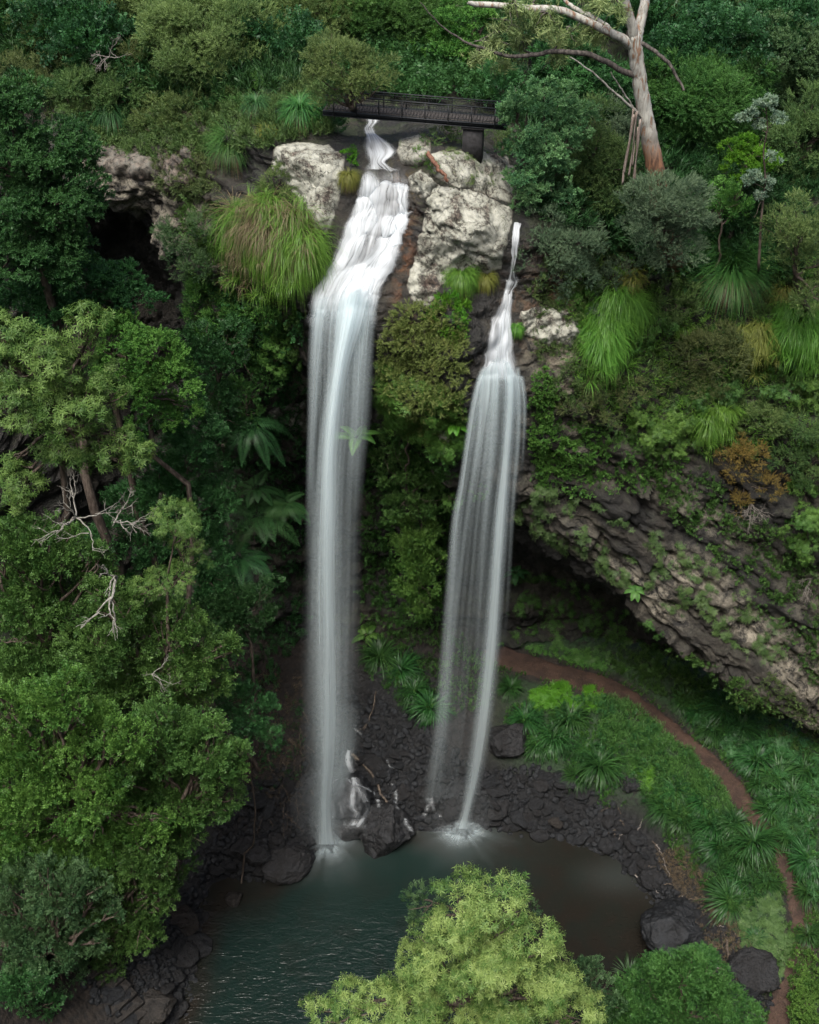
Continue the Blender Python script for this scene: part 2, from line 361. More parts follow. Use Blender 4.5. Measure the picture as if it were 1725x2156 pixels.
cliff_V = flat; cliff_Q = grid_quads(NU, NV)
cliff = obj('cliff', mesh_data('cliff', cliff_V, cliff_Q, None, ROCK, dict(pale=pale, rust=np.clip(rust, 0, 1), wet=wet, moss=moss), shade=True))
tag(cliff, 'dark rock cliff with overhanging lip behind the two waterfalls', None, None, 'structure')

# ================================================================ ground of the gorge
pool_px = [(640, 1815), (690, 1772), (770, 1762), (850, 1747), (940, 1750), (1040, 1738), (1130, 1752), (1210, 1767), (1290, 1800), (1340, 1850), (1385, 1900), (1395, 1960), (1372, 2010), (1345, 2080), (1300, 2150)]
pool = [tuple(at_z(a, b, 0)[:2]) for a, b in pool_px]+[(12, 27), (6, 21), (-6, 21), (-14, 27)]
pool += [tuple(at_z(a, b, 0)[:2]) for a, b in [(375, 2150), (395, 2060), (418, 1990), (405, 1925), (445, 1860), (485, 1845), (570, 1850)]]
pool = np.array(pool)
def poly_sd(P, poly):
    """signed distance, negative inside"""
    d2 = np.full(len(P), 1e9); inside = np.zeros(len(P), bool)
    for i in range(len(poly)):
        a, b = poly[i-1], poly[i]; e = b-a; w_ = P-a
        t = np.clip((w_@e)/(e@e), 0, 1); q = w_-t[:, None]*e; d2 = np.minimum(d2, (q**2).sum(1))
        c = (a[1] > P[:, 1]) != (b[1] > P[:, 1])
        xi = a[0]+(P[:, 1]-a[1])/(b[1]-a[1]+1e-12)*(b[0]-a[0]); inside ^= c & (P[:, 0] < xi)
    return np.where(inside, -1, 1)*np.sqrt(d2)
path_px = [(1020, 1368, 3.4), (1060, 1384, 3.4), (1130, 1406, 3.4), (1210, 1428, 3.4), (1290, 1456, 3.4), (1360, 1498, 3.4), (1440, 1560, 3.5), (1505, 1615, 3.5), (1560, 1680, 3.5), (1605, 1745, 3.5), (1640, 1800, 3.4), (1668, 1870, 3.2), (1690, 1940, 3.0), (1680, 2020, 2.8), (1655, 2090, 2.5), (1640, 2170, 2.3), (1625, 2260, 2.0)]
path_c = np.array([at_z(*p) for p in path_px]); path_c = interp_rows(path_c, 160)
path_w = np.interp(np.linspace(0, 1, 160), np.linspace(0, 1, 17), [1.1, 1.1, 1.0, 1.0, 1.05, .85, .72, .72, .75, .65, .5, .45, .75, .85, .8, .75, .75])
def ground_z(P):
    sd = poly_sd(P, pool); x, y = P[:, 0], P[:, 1]
    out = np.maximum(sd, 0)
    z = np.where(sd < 0, np.maximum(sd*.35, -2.2), 3.6*(1-np.exp(-out*.28))+.04*out)
    z = z+smooth(-13.5, -24, x)*np.clip(-13.5-x, 0, 40)*.85*smooth(0, 3, out)
    z = z+np.clip(x-21, 0, 40)*.55*smooth(46, 40, y)*smooth(1, 5, out)
    z = z+np.clip(26-y, 0, 30)*.35*smooth(0, 3, out)
    base = np.exp(-((x+.5)/6.5)**2)*smooth(44, 50, y)
    p3 = np.stack([x, y, x*0], 1)
    rough = (.20+.30*base)*fbm(p3*.9, 4)+(.10+.14*base)*ridged(p3*2.0, 3)
    z = z+rough*smooth(-.3, .9, sd)*(1-.3*smooth(10, 16, out))
    dp = np.full(len(P), 1e9); zp = np.zeros(len(P)); wp = np.zeros(len(P))
    for i in range(0, 160, 2):
        dd = np.hypot(x-path_c[i, 0], y-path_c[i, 1]); m = dd < dp; dp[m] = dd[m]; zp[m] = path_c[i, 2]; wp[m] = path_w[i]
    k = smooth(1.6, 0, dp-wp)
    return z*(1-k)+zp*k, sd, dp, wp
gx = np.concatenate([np.linspace(-60, -20, 40, endpoint=False), np.linspace(-20, 27, 300, endpoint=False), np.linspace(27, 60, 30)])
gy = np.concatenate([np.linspace(-40, 24, 40, endpoint=False), np.linspace(24, 61, 240)])
GX, GY = np.meshgrid(gx, gy, indexing='ij'); GP = np.stack([GX.ravel(), GY.ravel()], 1)
gz, gsd, gdp, gwp = ground_z(GP)
gV = np.column_stack([GP, gz]); gQ = grid_quads(len(gx), len(gy))
gwet = np.clip(smooth(4.0, 1.2, gsd)+np.exp(-((GP[:, 0]+.8)/6.0)**2)*smooth(41, 44, GP[:, 1])*smooth(58, 53, GP[:, 1]), 0, 1)
ggreen = np.clip(smooth(3.5, 8, GP[:, 0]), 0, 1)*smooth(1.3, 3.2, gsd)*smooth(.0, .6, gdp-gwp)
ggreen = np.maximum(ggreen, smooth(-20, -26, GP[:, 0]))
ground = obj('ground', mesh_data('ground', gV, gQ, None, GROUND, dict(wet=gwet, green=ggreen), shade=True))
tag(ground, 'dark earth and wet rubble floor of the gorge', None, None, 'structure')

# path
tng = np.gradient(path_c, axis=0); sd_ = np.stack([tng[:, 1], -tng[:, 0]], 1); sd_ /= np.linalg.norm(sd_, axis=1)[:, None]
us = np.linspace(-1, 1, 15); jl = .22*fbm(np.column_stack([path_c[:, :2]*.8, path_c[:, 2]*0]), 3); jr = .22*fbm(np.column_stack([path_c[:, :2]*.8+40, path_c[:, 2]*0]), 3)
PV = []
for i in range(160):
    for u in us:
        o_ = u*path_w[i]+(jl[i] if u < 0 else jr[i])*abs(u)*1.5
        PV.append((path_c[i, 0]+sd_[i, 0]*o_, path_c[i, 1]+sd_[i, 1]*o_, path_c[i, 2]+.05-.10*abs(u)**4))
PV = np.array(PV); PV[:, 2] += .05*fbm(PV*1.5, 3)
tag(obj('path', mesh_data('path', PV, grid_quads(160, 15), None, PATHM, shade=True)), 'red brown earth walking path curving round the pool', None, None, 'structure')

# pool water
wx = np.linspace(-16, 17, 120); wy = np.linspace(18, 48, 120); WX, WY = np.meshgrid(wx, wy, indexing='ij')
WP = np.stack([WX.ravel(), WY.ravel()], 1); wsd = poly_sd(WP, pool)
BASE_L = at_z(690, 1768, 0); BASE_R = at_z(972, 1742, 0)
dl = np.hypot(WP[:, 0]-BASE_L[0], WP[:, 1]-BASE_L[1]); dr = np.hypot(WP[:, 0]-BASE_R[0], WP[:, 1]-BASE_R[1])
shal = np.clip(smooth(-1.5, 10, WP[:, 0])*.9+smooth(-2.2, -.3, wsd)*.9+smooth(-6.5, -10, WP[:, 0])*smooth(38, 41.5, WP[:, 1]), 0, 1)
milk = np.clip(.5*np.exp(-(dl/2.2)**2)+.45*np.exp(-(dr/2.0)**2)+.14*np.exp(-(np.minimum(dl, dr)/5)**2), 0, .9)
md = at_z(1360, 1890, 0); milk = np.maximum(milk, .0+.30*np.exp(-((WP[:, 0]-at_z(1300, 1840, 0)[0])/2.2)**2-((WP[:, 1]-at_z(1310, 1845, 0)[1])/1.2)**2))
rip = np.clip((.08+.36*smooth(8, 0, WP[:, 0])*smooth(42, 38, WP[:, 1])), 0, 1)
tag(obj('water', mesh_data('water', np.column_stack([WP, np.zeros(len(WP))]), grid_quads(120, 120), None, WATER, dict(shallow=shal, milk=milk, ripple=rip), shade=True)), 'dark teal pool water, brown over the shallows', None, None, 'structure')

# unseen slope added behind the camera to block low sky, darkening the gorge
SKYBLOCKM = simple_skyblock = mat('sky_block_green'); nb = NB(SKYBLOCKM[1]); tc = nb.n('TexCoord')
bsdf(nb, SKYBLOCKM[2], nb.mix(nb.ramp(nb.noise(tc.outputs['Object'], .6, 5), .4, .6), (.010, .022, .009), (.03, .055, .02)), .9, .1)
ht = np.linspace(0, 1, 60); ang_ = math.pi*(1+ht); hv = np.linspace(0, 1, 24)
HG = np.array([[(52*math.cos(a)*(1+.3*v), 8+30*math.sin(a)*(1+.3*v), -3+80*v) for v in hv] for a in ang_])
hp = HG.reshape(-1, 3); HG = HG+(2.5*fbm(hp*.12, 3)).reshape(60, 24, 1)*np.array([.6, .6, .8])
tag(obj('sky_block_slope', mesh_data('sky_block_slope', HG.reshape(-1, 3), grid_quads(60, 24), None, SKYBLOCKM[0], shade=True)), 'unseen slope added behind the viewer to block low sky from the gorge', None, None, 'structure')

# ---------------------------------------------------------------- picking points on the terrain
AV = np.concatenate([cliff_V, gV]); AQ = np.concatenate([cliff_Q, gQ+len(cliff_V)])
BVH = BVHTree.FromPolygons(AV.tolist(), AQ.tolist())
def hit(px, py):
    d_ = Vector(ray(px, py)).normalized(); r = BVH.ray_cast(Vector(O0), d_)
    if r[0] is None: return None
    n = np.array(r[1]); n = -n if n@np.array(d_) > 0 else n
    return np.array(r[0]), n
def ground_under(p):
    r = BVH.ray_cast(Vector(p), Vector((0, 0, -1)))
    return np.array(r[0]) if r[0] is not None else np.array([p[0], p[1], 0.])
def pxm(p):
    """metres per picture unit at world point p"""
    return float(((np.asarray(p)-O0)@np.array([0, cp, -sp]))/F)
# ================================================================ leaf sprays
def rotz_to(n, rng):
    """random frames whose z axis is n (k,3) -> (k,3,3) columns x,y,z"""
    n = n/np.maximum(np.linalg.norm(n, axis=1)[:, None], 1e-9); r = rng.normal(size=n.shape)
    x = r-(r*n).sum(1)[:, None]*n; x /= np.maximum(np.linalg.norm(x, axis=1)[:, None], 1e-9); y = np.cross(n, x)
    return np.stack([x, y, n], 2)
def leaf(base, direction, up, L, W, fold=.25, droop=0.0):
    direction = direction/np.linalg.norm(direction); s = np.cross(direction, up); s /= max(np.linalg.norm(s), 1e-6); u = np.cross(s, direction)
    tip = base+direction*L-np.array([0, 0, 1])*droop*L
    mid = base+direction*L*.45
    return [base, mid-s*W*.5+u*W*fold, tip, mid+s*W*.5+u*W*fold]
def make_spray(kind, rng):
    Q = []
    up = np.array([0, 0, 1.])
    if kind == 'broad':                                   # whorl of oval leaves
        for i in range(9):
            a = i*2.4+rng.uniform(-.3, .3); t = .35+.9*(i/9); d_ = np.array([math.cos(a)*math.sin(t), math.sin(a)*math.sin(t), math.cos(t)])
            Q.append(leaf(np.array([0, 0, .05-.012*i]), d_, up, rng.uniform(.12, .18), rng.uniform(.045, .062)))
    elif kind == 'lance':                                 # drooping narrow leaves round a twig
        for i in range(10):
            a = i*2.4+rng.uniform(-.3, .3); t = rng.uniform(.7, 1.5); d_ = np.array([math.cos(a)*math.sin(t), math.sin(a)*math.sin(t), math.cos(t)])
            Q.append(leaf(np.array([0, 0, .02*i]), d_, up, rng.uniform(.17, .25), rng.uniform(.028, .042), .15, .35))
    elif kind == 'feather':                               # fine upright needle sprays
        for i in range(13):
            a = i*2.4+rng.uniform(-.3, .3); t = rng.uniform(.15, 1.0); d_ = np.array([math.cos(a)*math.sin(t), math.sin(a)*math.sin(t), math.cos(t)])
            Q.append(leaf(np.array([0, 0, .018*i]), d_, up, rng.uniform(.12, .2), .022, .1))
    elif kind == 'small':                                 # flat sprays of little rounded leaflets
        for i in range(12):
            s = 1 if i % 2 else -1; b = np.array([0, 0, .024*i]); d_ = np.array([s*.9, rng.uniform(-.9, .9), rng.uniform(-.1, .7)])
            Q.append(leaf(b, d_, np.array([rng.normal()*.4, 1, .2]), rng.uniform(.07, .105), rng.uniform(.042, .058), .15))
    elif kind == 'gum':                                   # hanging sickle leaves
        for i in range(9):
            a = rng.uniform(0, 2*PI); d_ = np.array([math.cos(a)*.45, math.sin(a)*.45, -rng.uniform(.3, 1)])
            Q.append(leaf(np.array([rng.normal()*.05, rng.normal()*.05, -.04*i]), d_, up, rng.uniform(.18, .28), .03, .1, .3))
    elif kind == 'blade':                                 # short grass
        for i in range(6):
            a = i*2.4; t = rng.uniform(.1, .7); d_ = np.array([math.cos(a)*math.sin(t), math.sin(a)*math.sin(t), math.cos(t)])
            Q.append(leaf(np.array([rng.normal()*.05, rng.normal()*.05, 0]), d_, up, rng.uniform(.14, .3), .018, .1, .25))
    elif kind == 'fern':                                  # little arching fronds
        for i in range(6):
            a = i*2*PI/6+rng.uniform(-.4, .4); L = rng.uniform(.22, .36)
            for k in range(5):
                p = np.array([math.cos(a)*L*(k+.5)/5, math.sin(a)*L*(k+.5)/5, .16*math.sin(PI*(k+.5)/5)+.02])
                for s in (-1, 1):
                    d_ = np.array([math.cos(a+s*1.15), math.sin(a+s*1.15), -.15]); Q.append(leaf(p, d_, up, .11*(1-.13*k), .034, .05))
    return np.array(Q)                                     # (leaves, 4, 3)
SPRAYS = {k: [make_spray(k, np.random.default_rng(100+7*j)) for j in range(4)] for k in ('broad', 'lance', 'feather', 'small', 'gum', 'blade', 'fern')}
def spray_mesh(P, Nn, kind, size, rng, jitter=.25, tint=None):
    """leaf quads for sprays at P (k,3) pointing along Nn"""
    size = np.broadcast_to(size, (len(P),))*rng.uniform(1-jitter, 1+jitter, len(P))
    R = rotz_to(Nn, rng); which = rng.integers(0, 4, len(P)); VV = []; TT = []
    tint = rng.uniform(0, 1, len(P)) if tint is None else np.clip(tint+rng.normal(0, .16, len(P)), 0, 1)
    for j in range(4):
        m = which == j; sp_ = SPRAYS[kind][j]; k = m.sum()
        if not k: continue
        v = np.einsum('kij,lvj->klvi', R[m], sp_)*size[m][:, None, None, None]+P[m][:, None, None, :]
        VV.append(v.reshape(-1, 3)); t = np.repeat(tint[m], len(sp_))+rng.normal(0, .14, k*len(sp_)); TT.append(np.clip(t, 0, 1))
    V = np.concatenate(VV); return V, np.arange(len(V)).reshape(-1, 4), np.concatenate(TT)

LM = {
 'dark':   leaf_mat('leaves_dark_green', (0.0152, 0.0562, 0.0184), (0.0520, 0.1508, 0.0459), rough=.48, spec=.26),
 'mid':    leaf_mat('leaves_mid_green', (0.0246, 0.0734, 0.0172), (0.0804, 0.1733, 0.0417)),
 'fresh':  leaf_mat('leaves_fresh_green', (0.0308, 0.0938, 0.0177), (0.1060, 0.2191, 0.0443)),
 'lime':   leaf_mat('leaves_lime', (.058, .128, .028), (.245, .322, .098), trans=.33),
 'vivid':  leaf_mat('leaves_vivid_green', (.04, .14, .012), (.09, .24, .02), trans=.33),
 'acacia': leaf_mat('leaves_yellow_green', (0.0404, 0.0998, 0.0218), (0.1252, 0.2147, 0.0544), trans=.3),
 'olive':  leaf_mat('leaves_olive', (0.0315, 0.0693, 0.0216), (0.1049, 0.1674, 0.0540)),
 'khaki':  leaf_mat('leaves_khaki', (0.0430, 0.0885, 0.0259), (0.1484, 0.2177, 0.0734)),
 'brown':  leaf_mat('leaves_brownish', (0.0378, 0.0652, 0.0227), (0.1175, 0.1491, 0.0562)),
 'orange': leaf_mat('leaves_orange_brown', (.10, .080, .020), (.23, .175, .050)),
 'teal':   leaf_mat('leaves_grey_green', (0.0387, 0.0742, 0.0428), (0.1236, 0.1854, 0.1069)),
 'rosette': leaf_mat('leaves_rosette_green', (.050, .140, .055), (.185, .315, .140)),
 'silver': leaf_mat('leaves_silver_green', (.10, .17, .12), (.22, .29, .21)),
 'gum':    leaf_mat('leaves_gum', (.11, .16, .06), (.26, .31, .13), trans=.3),
 'blue':   leaf_mat('leaves_blue_green', (0.0242, 0.0660, 0.0264), (0.0792, 0.1500, 0.0616)),
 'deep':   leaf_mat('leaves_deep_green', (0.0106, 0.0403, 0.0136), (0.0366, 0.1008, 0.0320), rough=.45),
 'heath':  leaf_mat('leaves_heath', (.075, .105, .026), (.20, .235, .075)),
 'grass':  leaf_mat('grass_blades', (.030, .105, .014), (.110, .225, .035), trans=.25, rough=.4),
 'ggreen': leaf_mat('grass_tree_blades', (.02, .085, .022), (.06, .15, .03), trans=.2, rough=.5, spec=.25),
 'yellowgrass': leaf_mat('dry_grass_blades', (.08, .105, .02), (.16, .17, .04), trans=.25),
 'deadgrass': leaf_mat('dead_blades', (.075, .055, .03), (.15, .12, .075), trans=.15),
 'strap':  leaf_mat('strap_leaves', (.007, .028, .008), (.028, .085, .020), trans=.18, rough=.45, spec=.22),
 'fernm':  leaf_mat('fern_fronds', (.016, .065, .024), (.045, .12, .035)),
}
BARK = bark_mat('bark_brown', (.035, .026, .02), (.10, .08, .065))
PALEBARK = bark_mat('bark_pale', (.11, .105, .09), (.24, .235, .21), (5, 5, 2))
TWIG = bark_mat('twig_grey', (.10, .09, .08), (.22, .20, .18))
DRIFT = bark_mat('driftwood', (.03, .024, .02), (.10, .08, .06))

# ---------------------------------------------------------------- crowns
def crown_points(lobes, kind, dens, rng, updir=.35, clump=.42):
    """lobes: (centre, radius) -> spray points and directions; every lobe carries clumps, every clump sprays"""
    P, D, T = [], [], []
    for (c, r) in lobes:
        c = np.asarray(c, float); n_cl = max(12, int(20*(r**1.15))); sh = rng.normal(size=(4, 3)); sh /= np.linalg.norm(sh, axis=1)[:, None]; am = rng.uniform(.1, .45, 4)
        for k in range(n_cl):
            v = rng.normal(size=3); v /= np.linalg.norm(v)
            if v[2] < -.3 and rng.random() < .65: v[2] *= -1
            out = .62+(am*np.maximum(sh@v, 0)**2).sum()
            cr = r*clump*.78*rng.uniform(.5, 1.3); cc = c+v*np.array([1, 1, .85])*(r*out*rng.uniform(.65, 1.12))
            m = max(5, int(dens*(cr**2)*9)); u = rng.normal(size=(m, 3)); u /= np.linalg.norm(u, axis=1)[:, None]
            u = np.where((u@v)[:, None] < -.35, -u, u); u[:, 2] = np.where((u[:, 2] < -.2) & (rng.random(m) < .6), -u[:, 2], u[:, 2])
            rad = cr*(.30+.80*rng.random(m)**.6)
            P.append(cc+u*rad[:, None]*np.array([1, 1, .72])); D.append(u*.5+v*.3+rng.normal(size=(m, 3))*.38+np.array([0, 0, updir]))
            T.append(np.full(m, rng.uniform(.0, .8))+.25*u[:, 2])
    return np.concatenate(P), np.concatenate(D), np.concatenate(T)
DENS = dict(broad=15, lance=13, feather=17, small=19, gum=8)
LEAFK = .74
def LOBEK(y): return 1.25 if y is None or y < 56 else 1.5
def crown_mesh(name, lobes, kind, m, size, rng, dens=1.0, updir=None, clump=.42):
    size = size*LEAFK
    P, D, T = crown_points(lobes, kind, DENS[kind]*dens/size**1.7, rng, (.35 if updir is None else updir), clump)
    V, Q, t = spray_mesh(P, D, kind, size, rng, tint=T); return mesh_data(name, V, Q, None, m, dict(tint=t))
def limb_path(a, b, rng, n=9, wob=.06, sag=0.0):
    t = np.linspace(0, 1, n)[:, None]; L = np.linalg.norm(b-a); p = a*(1-t)+b*t
    q = np.cumsum(rng.normal(size=(n, 3)), 0); q -= q[0]*(1-t)+q[-1]*t
    return p+q*wob*L/3+np.array([0, 0, 1])*sag*L*np.sin(PI*t)
BUILT = []
def plant(name, cat, label, lobes_px, kind, m, y=None, size=1.0, dens=1.0, trunk=.16, off=None, group=None, bark=None, updir=None, lift=0.0, depth=.35, base=None, bshift=0.0, bare=0, clump=.42, seed=None):
    """lobes_px: (px, py, r px). y: depth of the crown centre; y None: sits on the terrain hit there."""
    rng = np.random.default_rng(seed if seed is not None else abs(hash((round(lobes_px[0][0]), round(lobes_px[0][1]), len(lobes_px)))) % 99999)
    L = []
    for i, (px, py, r) in enumerate(lobes_px):
        if y is not None: c = at_y(px, py, y); R = r*pxm(c)*LOBEK(y); c = at_y(px, py, y+rng.uniform(-1, 1)*depth*R)
        else:
            h = hit(px, py); c, n = h; R = r*pxm(c)*LOBEK(y); c = c+n*R*(.35 if off is None else off)
        L.append((c, R))
    C = np.array([c for c, r in L]); ctr = C.mean(0)
    low = C[:, 2].min()-L[int(C[:, 2].argmin())][1]*.4
    if base is not None: g = np.array(base, float)
    elif y is not None: g = ground_under((ctr[0]+bshift, ctr[1]+.2, ctr[2]+5*(bshift != 0)))
    else:
        h = hit(*lobes_px[int(np.argmax([b for a, b, r in lobes_px]))][:2]); g = h[0]-h[1]*.1
    if base is None and y is not None and y >= 48 and low-g[2] > 4.5:
        a_, b_, r_ = max(lobes_px, key=lambda q: q[1]); h = hit(a_, b_+r_*.8)
        if h is not None: g = h[0]-h[1]*.15
    root = thing(name, label, cat, g, group)
    cm = crown_mesh('crown', [(c-g, r) for c, r in L], kind, LM[m], size, rng, dens, updir, clump); obj('crown', cm, root)
    mb = MB(); fork = ctr-g; fork = fork*np.array([.95, .95, 1])-np.array([0, 0, .9*L[0][1]]) if np.linalg.norm(fork) > 3 else fork*.5
    tr = trunk if trunk else .1
    mb.tube(limb_path(np.array([0, 0, -.3]), fork, rng, 12, .05), np.linspace(tr*1.25, tr*.7, 12), 8)
    for c, r in L:
        e = c-g; mb.tube(limb_path(fork, e, rng, 9, .10, .05), np.linspace(tr*.6, tr*.12, 9), 6)
        for k in range(2+bare):
            v = rng.normal(size=3); v[2] = abs(v[2])*.6; v /= np.linalg.norm(v)
            mb.tube(limb_path(e*.7+fork*.3, e+v*r*.95, rng, 7, .14), np.linspace(tr*.28, .008, 7), 5)
    obj('trunk', mb.data('trunk', bark or BARK, True), root)
    return root

# ---------------------------------------------------------------- grasses, palms, ferns
def blades(n, length, width, rng, spread=(.05, 1.3), droop=1.0, r0=.1, segs=6, thin=.35, bias=None):
    """arching strap blades from the origin -> V, Q, tint"""
    a = rng.uniform(0, 2*PI, n); th = rng.uniform(*spread, n)**1.0; L = length*rng.uniform(.6, 1.1, n)
    h = np.stack([np.cos(a), np.sin(a), 0*a], 1)
    if bias is not None: h = h+np.asarray(bias)[None]; h /= np.maximum(np.linalg.norm(h, axis=1)[:, None], 1e-6)
    b = h*rng.uniform(0, r0, n)[:, None]; side = np.stack([-h[:, 1], h[:, 0], 0*a], 1)
    ps = [b]; ang = th.copy()
    for s in range(segs):
        st = np.sin(ang)[:, None]*h+np.cos(ang)[:, None]*np.array([0, 0, 1.]); ps.append(ps[-1]+st*(L/segs)[:, None]); ang = np.minimum(ang+droop*rng.uniform(.10, .42, n)*(1+.15*s), 2.95)
    ps = np.stack(ps, 1); wd = width*np.interp(np.linspace(0, 1, segs+1), [0, .35, 1], [.7, 1, .12])
    V = np.stack([ps-side[:, None]*wd[None, :, None]*.5, ps+side[:, None]*wd[None, :, None]*.5], 2)
    k = (segs+1)*2; i = np.arange(n)[:, None]*k+np.arange(segs)[None]*2
    Q = np.stack([i, i+1, i+3, i+2], -1).reshape(-1, 4)
    t = np.repeat(np.clip(rng.normal(.5, .28, n), 0, 1), segs); return V.reshape(-1, 3), Q, t
def blade_mesh(name, m, *a, **k):
    V, Q, t = blades(*a, **k); return mesh_data(name, V, Q, None, m, dict(tint=t))
def frond_set(n, length, rng, rise=.9, pin=.5, pairs=26, droop=1.0, width=.05, up=.2):
    """pinnate fronds of a palm or a tree fern"""
    Q = []; TT = []
    for i in range(n):
        a = i*2.4+rng.uniform(-.3, .3); L = length*rng.uniform(.75, 1.1); h = np.array([math.cos(a), math.sin(a), 0]); s = np.array([-h[1], h[0], 0])
        ang = rng.uniform(up, rise); p = np.zeros(3); tt = rng.uniform(.2, .8)
        for k in range(pairs):
            d_ = math.sin(ang)*h+math.cos(ang)*np.array([0, 0, 1.]); q = p+d_*L/pairs; ang = min(ang+droop*.06, 2.6); f = k/pairs
            u = np.cross(s, d_); l = pin*L*.42*math.sin(PI*min(1, .12+.88*f)**.8)+.03
            Q.append([p-s*.012, q-s*.012, q+s*.012, p+s*.012]); TT.append(.3)
            if f > .12:
                for sg in (-1, 1):
                    dd = s*sg*.9+d_*.42-np.array([0, 0, .18]); Q.append(leaf(p, dd, u, l, width, .1, .15)); TT.append(tt+rng.normal()*.1)
            p = q
    V = np.array(Q).reshape(-1, 3); return V, np.arange(len(V)).reshape(-1, 4), np.clip(TT, 0, 1)
def copy_thing(r, loc, rotz, scale, label=None, group=None):
    c = r.copy(); COL.objects.link(c); c.location = tuple(float(v) for v in loc); c.rotation_euler = (0, 0, rotz); c.scale = (scale,)*3 if np.isscalar(scale) else scale
    if label: c['label'] = label
    if group: c['group'] = group
    for ch in list(r.children):
        k = ch.copy(); COL.objects.link(k); k.parent = c
    return c

# ---------------------------------------------------------------- leaves clinging to rock and soil
def in_poly(P, poly): return poly_sd(P, np.asarray(poly, float)) < 0
def cover(name, label, poly, n, kind, m, size=1.0, clumpy=.6, rng=None, lift=.05, stuff=True, cat=None, group=None, hang=.0, seed=1, edge=0.0, slope=None):
    rng = np.random.default_rng(seed); poly = np.asarray(poly, float); lo, hi = poly.min(0), poly.max(0)
    P, Nn, T = [], [], []
    got = 0; tries = 0
    while got < n and tries < 40:
        tries += 1
        c = rng.uniform(lo, hi, (2500, 2)); sd = poly_sd(c, poly); wob = 26*fbm(np.column_stack([c/60., np.full(len(c), seed*3.7)]), 3)
        c = c[(sd+wob*edge < 0)]
        if clumpy > 0:
            f = fbm(np.column_stack([c/34., np.full(len(c), seed*1.3)]), 3); c = c[f > rng.normal(-.25+.5*clumpy, .12, len(c))]
        for a, b in c[:n-got]:
            h = hit(a, b)
            if h is None: continue
            if slope is not None and h[1][2] < slope: continue
            P.append(h[0]+h[1]*(lift+abs(rng.normal())*.14*size)); Nn.append(h[1]*.7+rng.normal(size=3)*.35+np.array([0, 0, .45-hang])); T.append(.5)
        got = len(P)
    P = np.array(P); Nn = np.array(Nn); T = .5+.45*fbm(P*.8+seed, 3)
    o = np.array([P[:, 0].mean(), P[:, 1].mean(), P[:, 2].min()])
    V, Q, t = spray_mesh(P-o, Nn, kind, size, rng, tint=T)
    ob = obj(name, mesh_data(name, V, Q, None, LM[m], dict(tint=t)), None, tuple(o))
    return tag(ob, label, cat, group, 'stuff' if stuff else None)
